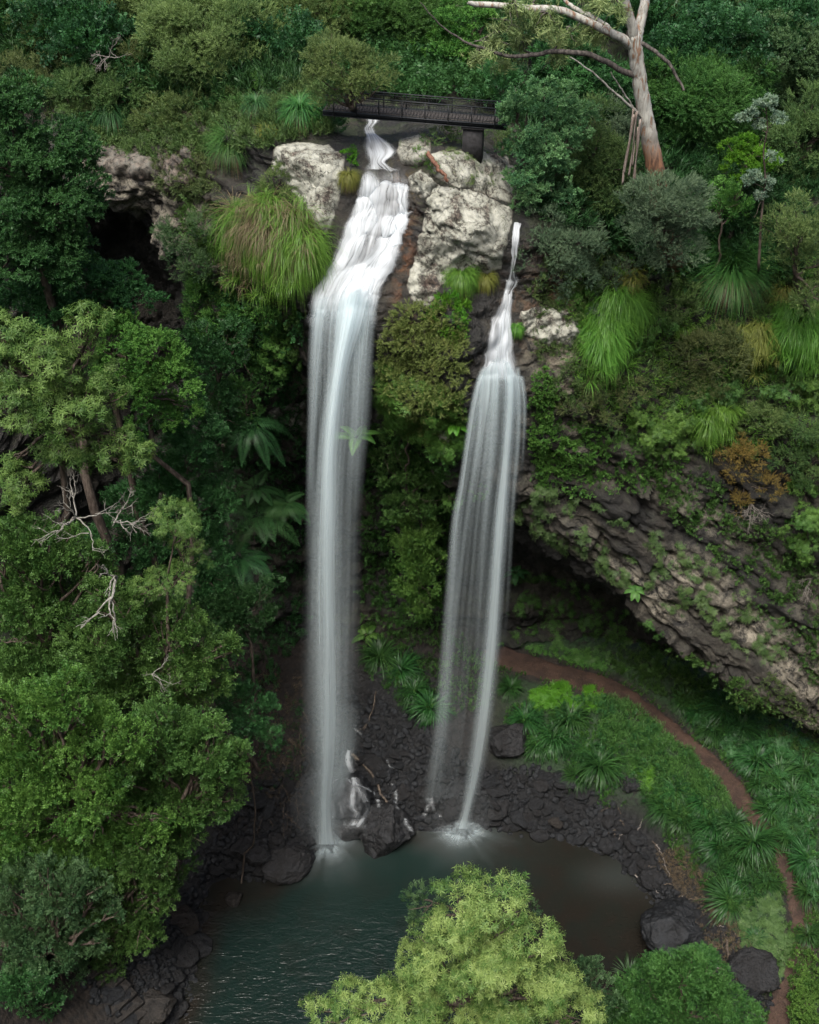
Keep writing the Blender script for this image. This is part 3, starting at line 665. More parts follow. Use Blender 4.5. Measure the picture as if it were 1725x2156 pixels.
# ================================================================ forest on the plateau
FT, BT, SH = 'feathery_tree', 'broadleaf_tree', 'shrub'
TREES = [
 # upper bank, from the corner to the creek
 (FT, 'mid green feathery tree filling the top corner beside the tall dark crown', [(20, 40, 90), (60, 120, 70), (10, 140, 60), (40, 190, 50)], 'feather', 'mid', 64, 1.5),
 (FT, 'olive feathery tree behind the drooping grass tree at the ledge end', [(150, 50, 80), (130, 140, 70), (190, 110, 60), (150, 190, 45)], 'feather', 'olive', 63, 1.5),
 (FT, 'tall khaki feathery tree above the brown tinged one', [(310, 60, 95), (250, 90, 70), (330, 120, 60), (270, 20, 60)], 'feather', 'khaki', 64, 1.5),
 (FT, 'brown tinged feathery tree above the dark shaded rock wall', [(320, 200, 75), (270, 220, 55), (380, 235, 60), (220, 190, 50), (300, 150, 50)], 'feather', 'brown', 60, 1.4),
 (FT, 'yellow green feathery tree above the ledge, lightest of its row', [(450, 110, 85), (500, 160, 60), (430, 200, 60), (490, 230, 50), (400, 60, 60)], 'feather', 'khaki', 59.5, 1.4),
 (FT, 'mid green feathery tree behind the yellow green one', [(560, 40, 80), (610, 70, 55), (530, 90, 55)], 'feather', 'mid', 65, 1.5),
 (BT, 'dark tree with a shaded gap under its crown', [(640, 70, 65), (660, 130, 55), (600, 120, 45)], 'small', 'dark', 67, 1.5),
 (BT, 'grey green layered tree beside the shaded gap', [(560, 190, 55), (610, 165, 40), (650, 195, 35), (600, 215, 40)], 'small', 'blue', 58, 1.4),
 (FT, 'mid green feathery tree behind the creek upstream of the footbridge', [(740, 30, 75), (820, 40, 80), (860, 95, 60), (780, 90, 50), (890, 40, 55)], 'feather', 'mid', 63, 1.5),
 (FT, 'dusky tree hanging over the near end of the footbridge', [(740, 160, 50), (700, 130, 50), (790, 150, 40), (760, 185, 26), (690, 175, 36), (800, 180, 22), (680, 210, 24), (720, 205, 22)], 'feather', 'khaki', 50.9, 1.1),
 (SH, 'olive shrub on the bank above the upright grass tree', [(480, 255, 50), (430, 285, 42), (535, 270, 40), (400, 265, 35)], 'feather', 'olive', 56.5, 1.3),
 (SH, 'yellow green shrub behind the bright grass tussock by the creek', [(640, 205, 36), (665, 225, 28)], 'feather', 'khaki', 55.5, 1.2),
 (SH, 'dark bush at the footbridge end above the creek', [(690, 245, 28), (710, 215, 26), (705, 280, 24)], 'small', 'dark', 53.2, 1.2),
 # beyond the bridge
 (BT, 'bright green bush behind the footbridge railing', [(960, 120, 55), (1000, 150, 42), (930, 170, 42), (980, 60, 45), (1020, 185, 30)], 'broad', 'fresh', 61, 1.4),
 (BT, 'dark rounded tree behind the eucalyptus limb over the creek', [(955, 20, 60), (1040, 50, 55), (910, 80, 40), (870, 150, 35), (900, 185, 30)], 'small', 'dark', 67, 1.6),
 # bank on the far side of the creek
 (BT, 'tall pale green bush with leaf rosettes at the footbridge end', [(1110, 245, 50), (1165, 220, 48), (1095, 320, 42), (1150, 310, 55), (1120, 390, 45), (1105, 440, 30), (1165, 380, 45), (1200, 270, 45), (1080, 265, 25), (1180, 440, 36), (1130, 465, 30), (1090, 380, 28), (1075, 210, 24)], 'broad', 'rosette', 50.2, 1.15),
 (BT, 'deep green broadleaf tree behind the pale trunk', [(1225, 180, 60), (1290, 190, 55), (1180, 150, 55), (1270, 250, 55), (1330, 240, 40)], 'broad', 'dark', 57, 1.4),
 (FT, 'olive feathery shrub beside the hanging bark strips', [(1235, 310, 50), (1215, 390, 55), (1280, 350, 50), (1270, 430, 45), (1310, 410, 40), (1180, 420, 35), (1250, 250, 35), (1310, 330, 35)], 'feather', 'olive', 51.8, 1.2),
 (SH, 'grey green tea tree behind the hanging bark strips', [(1290, 260, 45), (1320, 300, 38)], 'feather', 'teal', 55, 1.2),
 (SH, 'grey green tea tree leaning over the narrow upper cascade', [(1170, 510, 50), (1225, 520, 45), (1120, 530, 38), (1200, 575, 45), (1150, 470, 35), (1085, 520, 24)], 'feather', 'teal', 49.6, 1.05),
 (SH, 'grey green tea tree wrapped round the foot of the pale trunk', [(1385, 420, 50), (1440, 430, 50), (1365, 480, 45), (1425, 510, 50), (1345, 440, 32), (1460, 480, 38), (1400, 450, 40), (1395, 500, 40), (1410, 545, 34)], 'feather', 'teal', 47.4, 1.0),
 (FT, 'big weeping feathery tree behind the pale trunk', [(1480, 210, 75), (1420, 190, 55), (1535, 260, 60), (1450, 300, 60), (1500, 340, 50), (1420, 350, 40), (1560, 190, 50)], 'feather', 'mid', 57.5, 1.4),
 (FT, 'dark feathery tree above the weeping one at the top edge', [(1440, 50, 75), (1530, 60, 70), (1470, 120, 60), (1380, 100, 45), (1590, 100, 50)], 'feather', 'olive', 66, 1.6),
 (BT, 'blue green broadleaf tree above the bright lime shrub', [(1640, 130, 65), (1690, 180, 55), (1600, 150, 40), (1650, 200, 45), (1710, 120, 45)], 'broad', 'blue', 60, 1.35),
 (FT, 'mid green feathery tree filling the far top corner', [(1620, 30, 65), (1700, 40, 65), (1560, 20, 50), (1720, 110, 40)], 'feather', 'mid', 68, 1.6),
 (BT, 'bright lime shrub in front of the dark hollow', [(1580, 320, 42), (1560, 360, 38), (1600, 350, 35), (1550, 310, 26)], 'broad', 'vivid', 53, .95),
 (SH, 'small lime shrub below the bright lime one', [(1525, 420, 34), (1510, 445, 26), (1545, 450, 24)], 'small', 'fresh', 52, 1.1),
 (FT, 'dark olive feathery tree behind the silver leaved sapling', [(1690, 300, 60), (1690, 390, 58), (1650, 350, 40), (1715, 240, 40)], 'feather', 'olive', 56, 1.3),
 (FT, 'khaki feathery tree at the frame edge above the spiky grass tree', [(1690, 480, 50), (1700, 560, 50), (1650, 470, 35), (1715, 630, 40), (1665, 530, 35)], 'feather', 'khaki', 49.4, 1.15),
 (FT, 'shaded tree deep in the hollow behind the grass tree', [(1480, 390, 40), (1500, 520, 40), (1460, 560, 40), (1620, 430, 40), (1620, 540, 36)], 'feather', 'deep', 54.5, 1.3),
 (BT, 'shaded tree above the eucalyptus limb between the feathery crowns', [(1370, 40, 50), (1300, 60, 50), (1240, 110, 45), (1340, 130, 40)], 'small', 'dark', 68, 1.6),
 (FT, 'olive feathery tree crowding the bank behind the drooping grass tree', [(200, 240, 45), (180, 205, 45), (255, 200, 45), (150, 240, 35), (230, 265, 35)], 'feather', 'olive', 58.6, 1.3),
 (FT, 'khaki feathery tree between the two grass trees of the ledge', [(340, 265, 42), (390, 275, 42), (310, 275, 32), (360, 300, 28), (420, 300, 30)], 'feather', 'khaki', 57.6, 1.25),
 (FT, 'green feathery tree above the smaller dark grass tree of the bank', [(560, 235, 42), (520, 215, 42), (600, 240, 36), (575, 265, 26)], 'feather', 'mid', 57.0, 1.25),
 (FT, 'pale olive feathery tree beside the grey green layered one', [(690, 60, 60), (650, 20, 55), (720, 100, 45), (640, 160, 35)], 'feather', 'khaki', 62, 1.4),
 (FT, 'olive feathery tree at the top edge between the khaki and the mid green ones', [(450, 20, 70), (400, 30, 55), (510, 20, 55), (370, 60, 45)], 'feather', 'olive', 66, 1.5),
 (FT, 'brownish green feathery tree low on the bank next to the tallest dark crown', [(90, 190, 45), (60, 170, 40), (110, 160, 40)], 'feather', 'brown', 60, 1.3),
 (SH, 'dark shrub on the creek bank beyond the far bridge end', [(1060, 190, 30), (1075, 215, 26), (1040, 165, 26)], 'small', 'dark', 57, 1.2),
]
for nm, lab, lob, kd, m, y, sz in TREES:
    r_ = np.random.default_rng(len(lab)*5+len(lob))
    if y > 55: lob = [(a, b, r*.92) for a, b, r in lob]+[(a+r*1.15*math.cos(t), b+r*.95*math.sin(t), r*r_.uniform(.28, .5)) for a, b, r in lob for t in (r_.uniform(0, 6.3), r_.uniform(3.3, 6.1))]
    plant(nm, 'tree' if 'tree' in nm else 'shrub', lab, lob, kd, m, y, sz, base=(hit(1402, 560)[0] if 'foot of the pale' in lab else hit(745, 226)[0] if 'near end of the foot' in lab else None), trunk=.14 if nm != SH else .06)

# the wood behind: one mass
rng = np.random.default_rng(77)
L = []
for i in range(150):
    x = rng.uniform(-42, 42); y = rng.uniform(67, 96); z = float(np.interp(y, [66, 78, 150], [42, 43.5, 62]))
    r = rng.uniform(1.6, 3.0); L.append((np.array([x, y, z+rng.uniform(.5, 6.5)]), r))
for i in range(70):
    x = rng.uniform(-30, 34); y = rng.uniform(58, 66)
    if -4 < x < 4: continue
    L.append((np.array([x, y, 41.4+rng.uniform(-.4, 1.6)]), rng.uniform(1.0, 1.8)))
fm = crown_mesh('forest', L, 'small', LM['deep'], 2.4, rng, .8)
tag(obj('forest', fm), 'dense dark forest closing the view behind the creek', None, None, 'stuff')

# ================================================================ shrubs on the rock
SHRUBS = [
 ('brown olive feathery shrub above the bright green leafy bush', [(1480, 735, 50), (1425, 770, 38), (1540, 755, 45), (1560, 790, 30), (1500, 790, 36)], 'feather', 'brown', 1.1),
 ('brown shrub under the long grass tussock on the rock face', [(1260, 820, 42), (1220, 850, 32), (1315, 830, 35), (1280, 870, 30), (1240, 880, 25)], 'feather', 'brown', 1.05),
 ('bright green leafy bush on the rock face above the overhang', [(1385, 895, 40), (1435, 870, 36), (1355, 870, 28), (1420, 925, 34), (1370, 940, 26), (1440, 930, 25)], 'lance', 'fresh', .85),
 ('green leafy bush against the frame edge below the grassy bank', [(1690, 1090, 38), (1700, 1150, 34), (1680, 1040, 30), (1715, 1100, 30)], 'lance', 'fresh', .85),
 ('olive shrub beside the orange brown dying shrub', [(1695, 900, 40), (1665, 950, 34), (1715, 970, 36), (1700, 1010, 30)], 'feather', 'olive', 1.1),
 ('green weeping shrub on the slope under the spiky grass tree', [(1640, 770, 34), (1610, 810, 30), (1660, 830, 32)], 'lance', 'mid', .85),
 ('green shrub beside the tussock at the wide cascade', [(560, 650, 34), (530, 660, 30), (585, 690, 28)], 'feather', 'fresh', 1.1),
 ('lower green shrub hanging beside the wide waterfall', [(600, 725, 30), (575, 745, 30), (615, 760, 22)], 'lance', 'fresh', .8),
 ('fresh green shrub below the grey green one in front of the dark wall', [(440, 610, 36), (420, 650, 30), (470, 650, 34), (450, 690, 30)], 'feather', 'fresh', 1.15),
 ('grey green round shrub in front of the dark shaded wall', [(400, 510, 42), (425, 545, 34), (385, 545, 28), (440, 480, 32), (440, 520, 28)], 'feather', 'blue', 1.05),
 ('yellow green shrub in front of the pale rock beside the creek', [(590, 380, 30), (620, 400, 24), (570, 405, 24), (610, 360, 18)], 'feather', 'khaki', .95),
 ('small bright shrub in the crack between the pale rock and the creek', [(733, 330, 15), (745, 345, 11)], 'broad', 'vivid', .7),
 ('wispy olive shrub on the pale rock in front of the bridge pier', [(930, 295, 22), (955, 280, 17), (905, 305, 16), (965, 305, 14)], 'feather', 'khaki', .8),
 ('low bushy shrub beside the little log on the pale rock', [(895, 340, 13), (880, 328, 12), (915, 355, 10)], 'feather', 'fresh', .7),
 ('olive shrub at the end of the bridge beside the rosette bush', [(1052, 300, 15), (1060, 320, 13)], 'feather', 'olive', .8),
 ('brown heathy shrub on the ledge between the two grass trees', [(360, 340, 26), (400, 370, 26), (345, 375, 20), (420, 340, 22)], 'feather', 'brown', .95),
 ('yellow green heath draped over the spur between the two waterfalls', [(855, 690, 15), (890, 665, 14), (838, 712, 12), (905, 715, 15), (878, 755, 14), (930, 685, 13), (920, 775, 14), (898, 812, 12), (938, 735, 12), (868, 722, 12), (942, 825, 11), (910, 850, 11)], 'feather', 'heath', .9),
 ('vivid green bush under the tussock between the two waterfalls', [(940, 640, 22), (955, 665, 18), (925, 660, 16)], 'small', 'vivid', .85),
 ('mid green shrub over the hanging tussocks of the rock face', [(1330, 715, 32), (1365, 690, 28), (1340, 745, 24)], 'small', 'mid', 1.15),
 ('olive feathery shrub between the spiky grass tree and the tea tree', [(1420, 620, 34), (1385, 650, 30), (1440, 655, 28), (1400, 600, 24)], 'feather', 'olive', 1.05),
 ('khaki shrub above the orange brown dying shrub', [(1620, 890, 34), (1590, 870, 28), (1650, 880, 28)], 'feather', 'khaki', 1.05),
 ('dark green shrub on the slope over the tawny grass clump', [(1500, 830, 30), (1535, 845, 28), (1470, 850, 24)], 'lance', 'mid', .85),
 ('olive shrub under the leaning grey green tea tree', [(1270, 600, 32), (1300, 570, 28), (1250, 640, 24)], 'feather', 'teal', 1.0),
 ('small olive shrub beside the lime creeper on its uphill side', [(1180, 800, 26), (1200, 770, 22), (1175, 840, 20)], 'feather', 'olive', .95),
 ('leafy green shrub at the frame edge above the leafy bush', [(1705, 800, 32), (1715, 850, 28), (1690, 830, 24)], 'lance', 'fresh', .85),
 ('small dark leaved shrub beside the narrow upper cascade', [(1215, 610, 24), (1200, 640, 20)], 'small', 'fresh', 1.0),
]
for lab, lob, kd, m, sz in SHRUBS:
    plant(SH, 'shrub', lab, lob, kd, m, None, sz, trunk=.05, off=.45)

# ================================================================ trees of the gorge, in front of the near wall
LEFT = [
 ('dark dense broadleaf tree, tallest crown rising against the upper bank', [(50, 230, 60), (110, 320, 70), (40, 330, 75), (120, 420, 75), (40, 440, 85), (70, 540, 80), (150, 520, 50), (10, 560, 60), (20, 180+40, 50)], 'broad', 'dark', 46, 1.25, .25),
 ('dark broadleaf tree under the tallest crown, reaching across the shaded wall', [(190, 590, 60), (250, 610, 48), (130, 640, 60), (60, 650, 60), (220, 660, 50), (300, 640, 32)], 'broad', 'dark', 47.5, 1.2, .2),
 ('yellow green acacia with layered crown over bare forking limbs', [(70, 750, 70), (150, 790, 65), (50, 850, 75), (170, 860, 60), (235, 830, 38), (130, 940, 60), (235, 940, 42), (285, 965, 30), (40, 1020, 55), (180, 690, 40), (20, 710, 50)], 'lance', 'acacia', 41, 1.05, .2),
 ('fresh green round tree between the acacia and the dark hollow', [(250, 720, 52), (325, 740, 55), (365, 795, 48), (310, 820, 58), (390, 860, 34), (230, 780, 40), (340, 880, 40), (210, 710, 35)], 'broad', 'fresh', 46, 1.05, .16),
 ('dark tree under the fresh green round one', [(330, 960, 50), (390, 1000, 55), (420, 930, 45), (350, 1050, 50), (280, 1060, 50), (440, 1060, 45), (430, 1160, 45), (460, 1240, 40), (400, 1240, 45), (300, 1150, 45), (330, 1200, 45), (230, 1130, 40)], 'small', 'dark', 48, 1.4, .16),
 ('small leaved dark tree under the acacia at the frame edge', [(40, 1140, 65), (110, 1180, 65), (50, 1260, 75), (140, 1280, 60), (20, 1350, 60), (90, 1380, 70), (60, 1440, 70), (150, 1400, 60), (10, 1440, 60), (190, 1200, 45), (130, 1480, 55)], 'small', 'mid', 40, 1.25, .2),
 ('mid green small leaved tree below the pale forked branch', [(240, 1280, 60), (200, 1350, 65), (290, 1350, 60), (360, 1330, 55), (420, 1360, 45), (260, 1430, 70), (370, 1420, 60), (180, 1440, 60), (440, 1420, 40), (330, 1480, 55), (420, 1480, 45), (250, 1500, 55), (460, 1370, 30), (380, 1530, 40), (150, 1500, 50)], 'small', 'mid', 39, 1.25, .2),
 ('bright leafy tree spreading over the pool bank beside the wide waterfall', [(330, 1560, 70), (420, 1580, 70), (475, 1620, 52), (390, 1660, 65), (480, 1680, 34), (300, 1640, 65), (440, 1710, 38), (500, 1600, 30), (350, 1720, 60), (390, 1760, 48), (300, 1700, 50), (330, 1790, 45), (360, 1840, 36)], 'small', 'mid', 36, 1.1, .22),
 ('large bright leafy tree at the frame edge, broadest crown of the bank', [(100, 1560, 80), (190, 1540, 70), (60, 1650, 80), (160, 1660, 80), (240, 1620, 60), (40, 1740, 70), (140, 1760, 70), (230, 1730, 60), (310, 1750, 50), (20, 1500, 60), (120, 1480, 60), (200, 1800, 60), (90, 1810, 60), (10, 1800, 60), (270, 1560, 50)], 'small', 'fresh', 34.5, 1.05, .25),
 ('blue green leafy tree under the broadest crown at the frame edge', [(50, 1860, 65), (130, 1880, 60), (40, 1950, 65), (140, 1970, 55), (200, 1910, 50), (100, 2010, 50), (180, 2000, 40), (20, 2020, 50), (150, 2050, 34)], 'small', 'blue', 32.5, 1.0, .2),
 ('dark leafy tree hanging over the rocky pool edge', [(280, 1820, 50), (250, 1900, 50), (300, 1910, 46), (305, 1970, 40), (255, 1985, 48), (345, 1890, 30), (240, 2035, 34), (230, 1840, 55), (330, 1850, 40), (200, 1890, 45)], 'small', 'mid', 34, 1.0, .16),
 ('dark bush in the bottom corner beside the stone steps', [(40, 2080, 50), (10, 2130, 50), (80, 2120, 34), (30, 2160, 40)], 'small', 'dark', 31, 1.0, .1),
]
for lab, lob, kd, m, y, sz, tr in LEFT:
    r_ = np.random.default_rng(len(lab)*7+len(lob)); lob = [(a, b, r*(.86 if y < 45 else 1.0)) for a, b, r in lob]   # looser outlines: small outlying sprays
    if y < 45: lob += [(a+r*1.15*math.cos(t), b+r*1.0*math.sin(t), r*r_.uniform(.28, .5)) for a, b, r in lob for t in (r_.uniform(0, 6.3), r_.uniform(3.3, 6.1))]
    big = plant(BT, 'tree', lab, lob, kd, m, y, sz*(1.35 if y < 42 else 1.12), bshift=(-4.0 if y < 42 else 0), trunk=tr, bare=1, base=None)
plant(BT, 'tree', 'small acacia with pale bare forked branches reaching towards the wide waterfall', [(370, 1105, 46), (395, 1140, 32), (330, 1235, 34), (380, 1215, 34), (300, 1250, 26), (285, 1305, 24), (410, 1180, 22)], 'lance', 'acacia', 39.5, .95, trunk=.11, bshift=-2.5, bare=3)
# creepers hanging in front of the recess between the two curtains
plant('creeper', 'creeper', 'thick bright green creeper hanging down between the two curtains', [(885, 1120, 34), (875, 1180, 36), (890, 1240, 32), (860, 1140, 26), (905, 1180, 26), (885, 1285, 22), (865, 1235, 24)], 'small', 'fresh', 51.8, 1.1, base=hit(905, 985)[0], trunk=.05)
plant('creeper', 'creeper', 'dark green creeper curtain below the spur, next to the wide fall', [(830, 930, 28), (860, 980, 32), (825, 1010, 28), (880, 1030, 30), (840, 1070, 28), (910, 1010, 26), (920, 1060, 24), (800, 960, 22), (880, 1075, 26)], 'small', 'mid', 51.0, 1.1, base=hit(860, 900)[0], trunk=.05)
plant('creeper', 'creeper', 'leafy hanging plants under the spur beside the strands of the narrow fall', [(960, 930, 20), (985, 1000, 22), (1000, 1040, 22), (960, 1060, 20), (1030, 1020, 18)], 'lance', 'fresh', 49.6, .8, base=hit(960, 890)[0], trunk=.04)
# foreground crowns
plant(BT, 'tree', 'sunlit lime green tree top rising in front of the pool', [(970, 1945, 62), (1045, 1925, 58), (920, 2030, 65), (1020, 2030, 75), (1110, 1985, 55), (1150, 2070, 62), (1080, 2100, 75), (980, 2120, 80), (880, 2110, 65), (800, 2115, 55), (730, 2120, 45), (672, 2130, 34), (1205, 2120, 48), (930, 1975, 40), (1130, 2150, 60), (850, 2170, 60), (1240, 2165, 40)], 'lance', 'lime', 25, 1.25, dens=1.25, trunk=.22, clump=.36)
plant(BT, 'tree', 'blue green tree peeping out behind the lime tree top', [(890, 1895, 32), (955, 1885, 30), (1060, 1885, 34), (1010, 1890, 28), (880, 1935, 24), (1110, 1925, 26)], 'small', 'blue', 28.5, 1.0, trunk=.15)
plant(BT, 'tree', 'dark round small leaved tree at the bottom edge beside the big boulder', [(1430, 2050, 56), (1480, 2050, 45), (1370, 2100, 60), (1450, 2120, 75), (1520, 2120, 45), (1320, 2140, 50), (1560, 2150, 40), (1400, 2160, 60)], 'small', 'mid', 29, .95, trunk=.18)
plant(SH, 'shrub', 'blue green shrub between the lime tree and the round dark one', [(1240, 2050, 30), (1265, 2090, 34), (1225, 2085, 24), (1290, 2120, 28)], 'small', 'blue', 29, 1.0, trunk=.08)
plant(SH, 'shrub', 'glossy leafy shrub in the corner beside the path', [(1710, 2060, 30), (1690, 2100, 32), (1720, 2130, 34), (1700, 2150, 26)], 'broad', 'fresh', None, 1.0, trunk=.06, off=.6)

# shaded trees of the recess beside the wide waterfall
plant(BT, 'tree', 'shaded slender tree with light leaves beside the rock ledge', [(540, 770, 34), (500, 830, 36), (560, 810, 26), (470, 870, 30), (520, 880, 28)], 'small', 'mid', 51.5, 1.15, trunk=.08, dens=.7)
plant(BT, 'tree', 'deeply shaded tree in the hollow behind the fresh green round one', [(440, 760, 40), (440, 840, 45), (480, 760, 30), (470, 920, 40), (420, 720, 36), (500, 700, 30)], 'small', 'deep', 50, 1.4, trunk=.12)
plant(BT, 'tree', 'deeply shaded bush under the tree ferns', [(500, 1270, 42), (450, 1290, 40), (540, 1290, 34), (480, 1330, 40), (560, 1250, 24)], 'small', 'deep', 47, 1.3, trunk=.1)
plant(BT, 'tree', 'shaded bush at the end of the earth bank beside the wide waterfall', [(500, 1480, 38), (540, 1510, 34), (570, 1550, 26), (520, 1540, 30)], 'small', 'dark', 41, 1.2, trunk=.05, bshift=-2.0)
# ================================================================ pale lichen covered outcrops on the rim
def outcrop(name, label, poly, H, edge, m, seed=1, steps=.0, n=110, sink=.35, palev=1.0):
    poly = np.asarray(poly, float); lo, hi = poly.min(0)-14, poly.max(0)+14
    nu = int(np.clip((hi[0]-lo[0])/2.0, 30, n)); nv = int(np.clip((hi[1]-lo[1])/2.0, 30, n))
    A, B = np.meshgrid(np.linspace(lo[0], hi[0], nu), np.linspace(lo[1], hi[1], nv), indexing='ij')
    c = np.stack([A.ravel(), B.ravel()], 1)
    wob = np.column_stack([fbm(np.column_stack([c/28., np.full(len(c), seed*2.1)]), 3), fbm(np.column_stack([c/28.+70, np.full(len(c), seed*2.1)]), 3)])*9
    sd = -poly_sd(c+wob, poly)+7
    Hh = [hit(a, b) for a, b in c]
    P = np.array([h[0] if h else (0, 0, 0) for h in Hh]); Nn = np.array([h[1] if h else (0, 0, 1) for h in Hh])
    ok = np.array([h is not None for h in Hh])
    Nn = np.zeros_like(Nn)+np.array([0, -.62, .6]); Nn /= np.linalg.norm(Nn, axis=1)[:, None]
    h = H*(1-np.exp(-np.maximum(sd, 0)/edge))-sink*smooth(3, -5, sd)
    ns = .22*fbm(P*np.array([.4, .4, .8])+seed, 3)+.06*fbm(P*2.2+seed, 4)
    h = h+ns*smooth(0, 8, sd)
    if steps: h = h+steps*(np.abs((h/steps) % 1-.5)-.25)
    V = P+Nn*h[:, None]
    keep = ok & (sd > -7); Q = grid_quads(nu, nv); Q = Q[keep[Q].all(1)]
    use = np.unique(Q); remap = -np.ones(len(V), int); remap[use] = np.arange(len(use))
    V = V[use]; Q = remap[Q]; o = V.mean(0)
    pl = (smooth(-2, 7, sd)*palev)[use]
    ob = obj(name, mesh_data(name, V-o, Q, None, m, dict(pale=pl), shade=True), None, tuple(o))
    return tag(ob, label, 'rock outcrop')
outcrop('rock_outcrop', 'biggest pale lichen covered rock between the wide cascade and the narrow one', [(905, 392), (955, 398), (1010, 412), (1078, 440), (1070, 480), (1062, 520), (1050, 560), (1000, 580), (930, 590), (900, 640), (870, 635), (862, 600), (880, 540), (893, 480), (900, 440)], .8, 60, LICHEN, 3)
outcrop('rock_outcrop', 'pale lichen covered slab between the bridge pier and the biggest pale rock', [(905, 330), (950, 318), (1000, 318), (1060, 335), (1082, 360), (1082, 425), (1020, 402), (960, 388), (915, 368)], .45, 30, LICHEN, 5)
outcrop('rock_outcrop', 'small pale boulder between the creek and the lichen slab', [(868, 372), (885, 364), (912, 380), (918, 392), (895, 410), (870, 398)], .55, 9, LICHEN, 8)
outcrop('rock_outcrop', 'speckled flat rock beside the creek just under the bridge', [(845, 300), (880, 288), (900, 300), (905, 335), (880, 350), (850, 340), (838, 318)], .4, 10, LICHEN, 9, palev=.8)
outcrop('rock_outcrop', 'pale rounded rock on the tussock side of the wide cascade', [(585, 312), (640, 304), (690, 308), (722, 335), (716, 395), (706, 440), (690, 485), (660, 482), (640, 455), (632, 410), (600, 385), (575, 345)], 1.0, 40, LICHEN, 12)
outcrop('rock_outcrop', 'lichen blotched ledge beside the narrow waterfall above the lime creeper', [(1100, 660), (1150, 648), (1205, 665), (1220, 700), (1200, 730), (1150, 720), (1110, 700)], .5, 12, LICHEN, 15, palev=.9)
outcrop('rock_outcrop', 'pale flat ledge rock above the dark shaded wall', [(175, 318), (230, 308), (300, 330), (345, 345), (340, 378), (280, 372), (200, 352)], .5, 12, LICHEN, 21, palev=.25)
outcrop('rock_outcrop', 'brown rock nose hanging beside the dark shaded wall', [(330, 320), (400, 308), (420, 345), (400, 395), (370, 420), (335, 395)], .5, 14, LICHEN, 24, palev=.15)
outcrop('rock_outcrop', 'small pale overhanging rock among the shaded leaves beside the wide fall', [(570, 868), (640, 850), (648, 905), (610, 908), (585, 895)], .6, 9, LICHEN, 27, palev=.6)
outcrop('rock_outcrop', 'grey bare knob under the heath between the two waterfalls', [(905, 905), (935, 900), (950, 935), (940, 965), (918, 955)], .5, 9, LICHEN, 29, palev=.55)

# ================================================================ loose boulders
def boulder_mesh(name, seed, m, flat=.75, res=26, cuts=9):
    rng = np.random.default_rng(seed); th = np.linspace(0, PI, res); ph = np.linspace(0, 2*PI, res*2, endpoint=False)
    T, Pp = np.meshgrid(th, ph, indexing='ij'); D = np.stack([np.sin(T)*np.cos(Pp), np.sin(T)*np.sin(Pp), np.cos(T)], -1).reshape(-1, 3)
    r = np.full(len(D), 1.15)
    for k in range(cuts):                                  # broken faces
        n = rng.normal(size=3); n /= np.linalg.norm(n); dd = rng.uniform(.68, .95); q = D@n
        r = np.where(q > .05, np.minimum(r, dd/np.maximum(q, .05)), r)
    r = r*(1+.13*fbm(D*1.7+seed, 5, .6)+.07*(ridged(D*3.2+seed, 4)-.5)+.04*ridged(D*9+seed, 3))
    V = D*r[:, None]*np.array([1, .9, flat]); n = res*2; i = np.arange(res*n).reshape(res, n); j = np.roll(i, -1, 1)
    Q = np.stack([i[:-1], i[1:], j[1:], j[:-1]], -1).reshape(-1, 4); return mesh_data(name, V, Q, None, m, shade=True)
def boulder(label, px, py, rpx, m=BOULDER, seed=1, flat=.75, rot=0., z=None, sink=.25, sy=1.0, cuts=9):
    h = hit(px, py); p = h[0] if z is None else at_z(px, py, z); R = rpx*pxm(p)
    ob = obj('boulder', boulder_mesh('boulder', seed, m, flat, 64, cuts), None, (p[0], p[1], p[2]+R*flat*(1-sink)*.55)); ob.scale = (R, R*sy, R); ob.rotation_euler = (0, 0, rot)
    return tag(ob, label, 'boulder')
boulder('large dark angular boulder standing in the pool beside the wide fall', 808, 1765, 52, seed=4, flat=.95, z=0.0, cuts=12)
boulder('dark rounded boulder veiled by the wide waterfall, with white threads running over it', 722, 1690, 50, seed=6, flat=1.0, cuts=6)
boulder('smaller dark boulder under the veiled one at the foot of the wide waterfall', 735, 1738, 36, seed=7, flat=.8, cuts=6)
boulder('brown boulder at the pool edge under the shaded bank', 600, 1822, 44, BOULDER, 9, .5)
boulder('grey boulder between the brown one and the shaded bank', 530, 1800, 34, seed=10, flat=.6)
boulder('small grey stone standing in the shallow water by the leafy tree', 492, 1895, 17, BROWNROCK, 11, .8, z=0.0)
boulder('big dark rounded boulder at the pool edge above the round small leaved tree', 1425, 1962, 62, seed=13, flat=.6, cuts=5)
boulder('flat dark boulder between the big rounded one and the path', 1590, 2045, 46, seed=14, flat=.45)
boulder('dark block on the slope beside the narrow waterfall, leaves at its side', 1065, 1560, 40, seed=16, flat=.6)
boulder('pale grey stone lying at the waterline below the rubble slope', 1172, 1732, 15, BROWNROCK, 17, .6)
boulder('grey stone beside the twigs at the pool edge', 1375, 1850, 22, seed=18, flat=.7)
boulder('dark stone wedged under the lime fern patch', 1330, 1650, 24, seed=19, flat=.5)
boulder('lichen spotted stone in front of the lime tree at the water edge', 1395, 2100+0, 18, BROWNROCK, 20, .8)
boulder('dark rock at the leafy tree side of the pool, half sunk', 415, 1995, 26, seed=22, flat=.6)
boulder('dark mossy rock beside the stone steps', 385, 1940, 34, BROWNROCK, 23, .6)
boulder('rough rock above the stone steps', 330, 2120, 40, BROWNROCK, 25, .5)
boulder('slim dark rock in the narrow waterfall spray, wet on top', 905, 1690, 26, seed=26, flat=1.0)
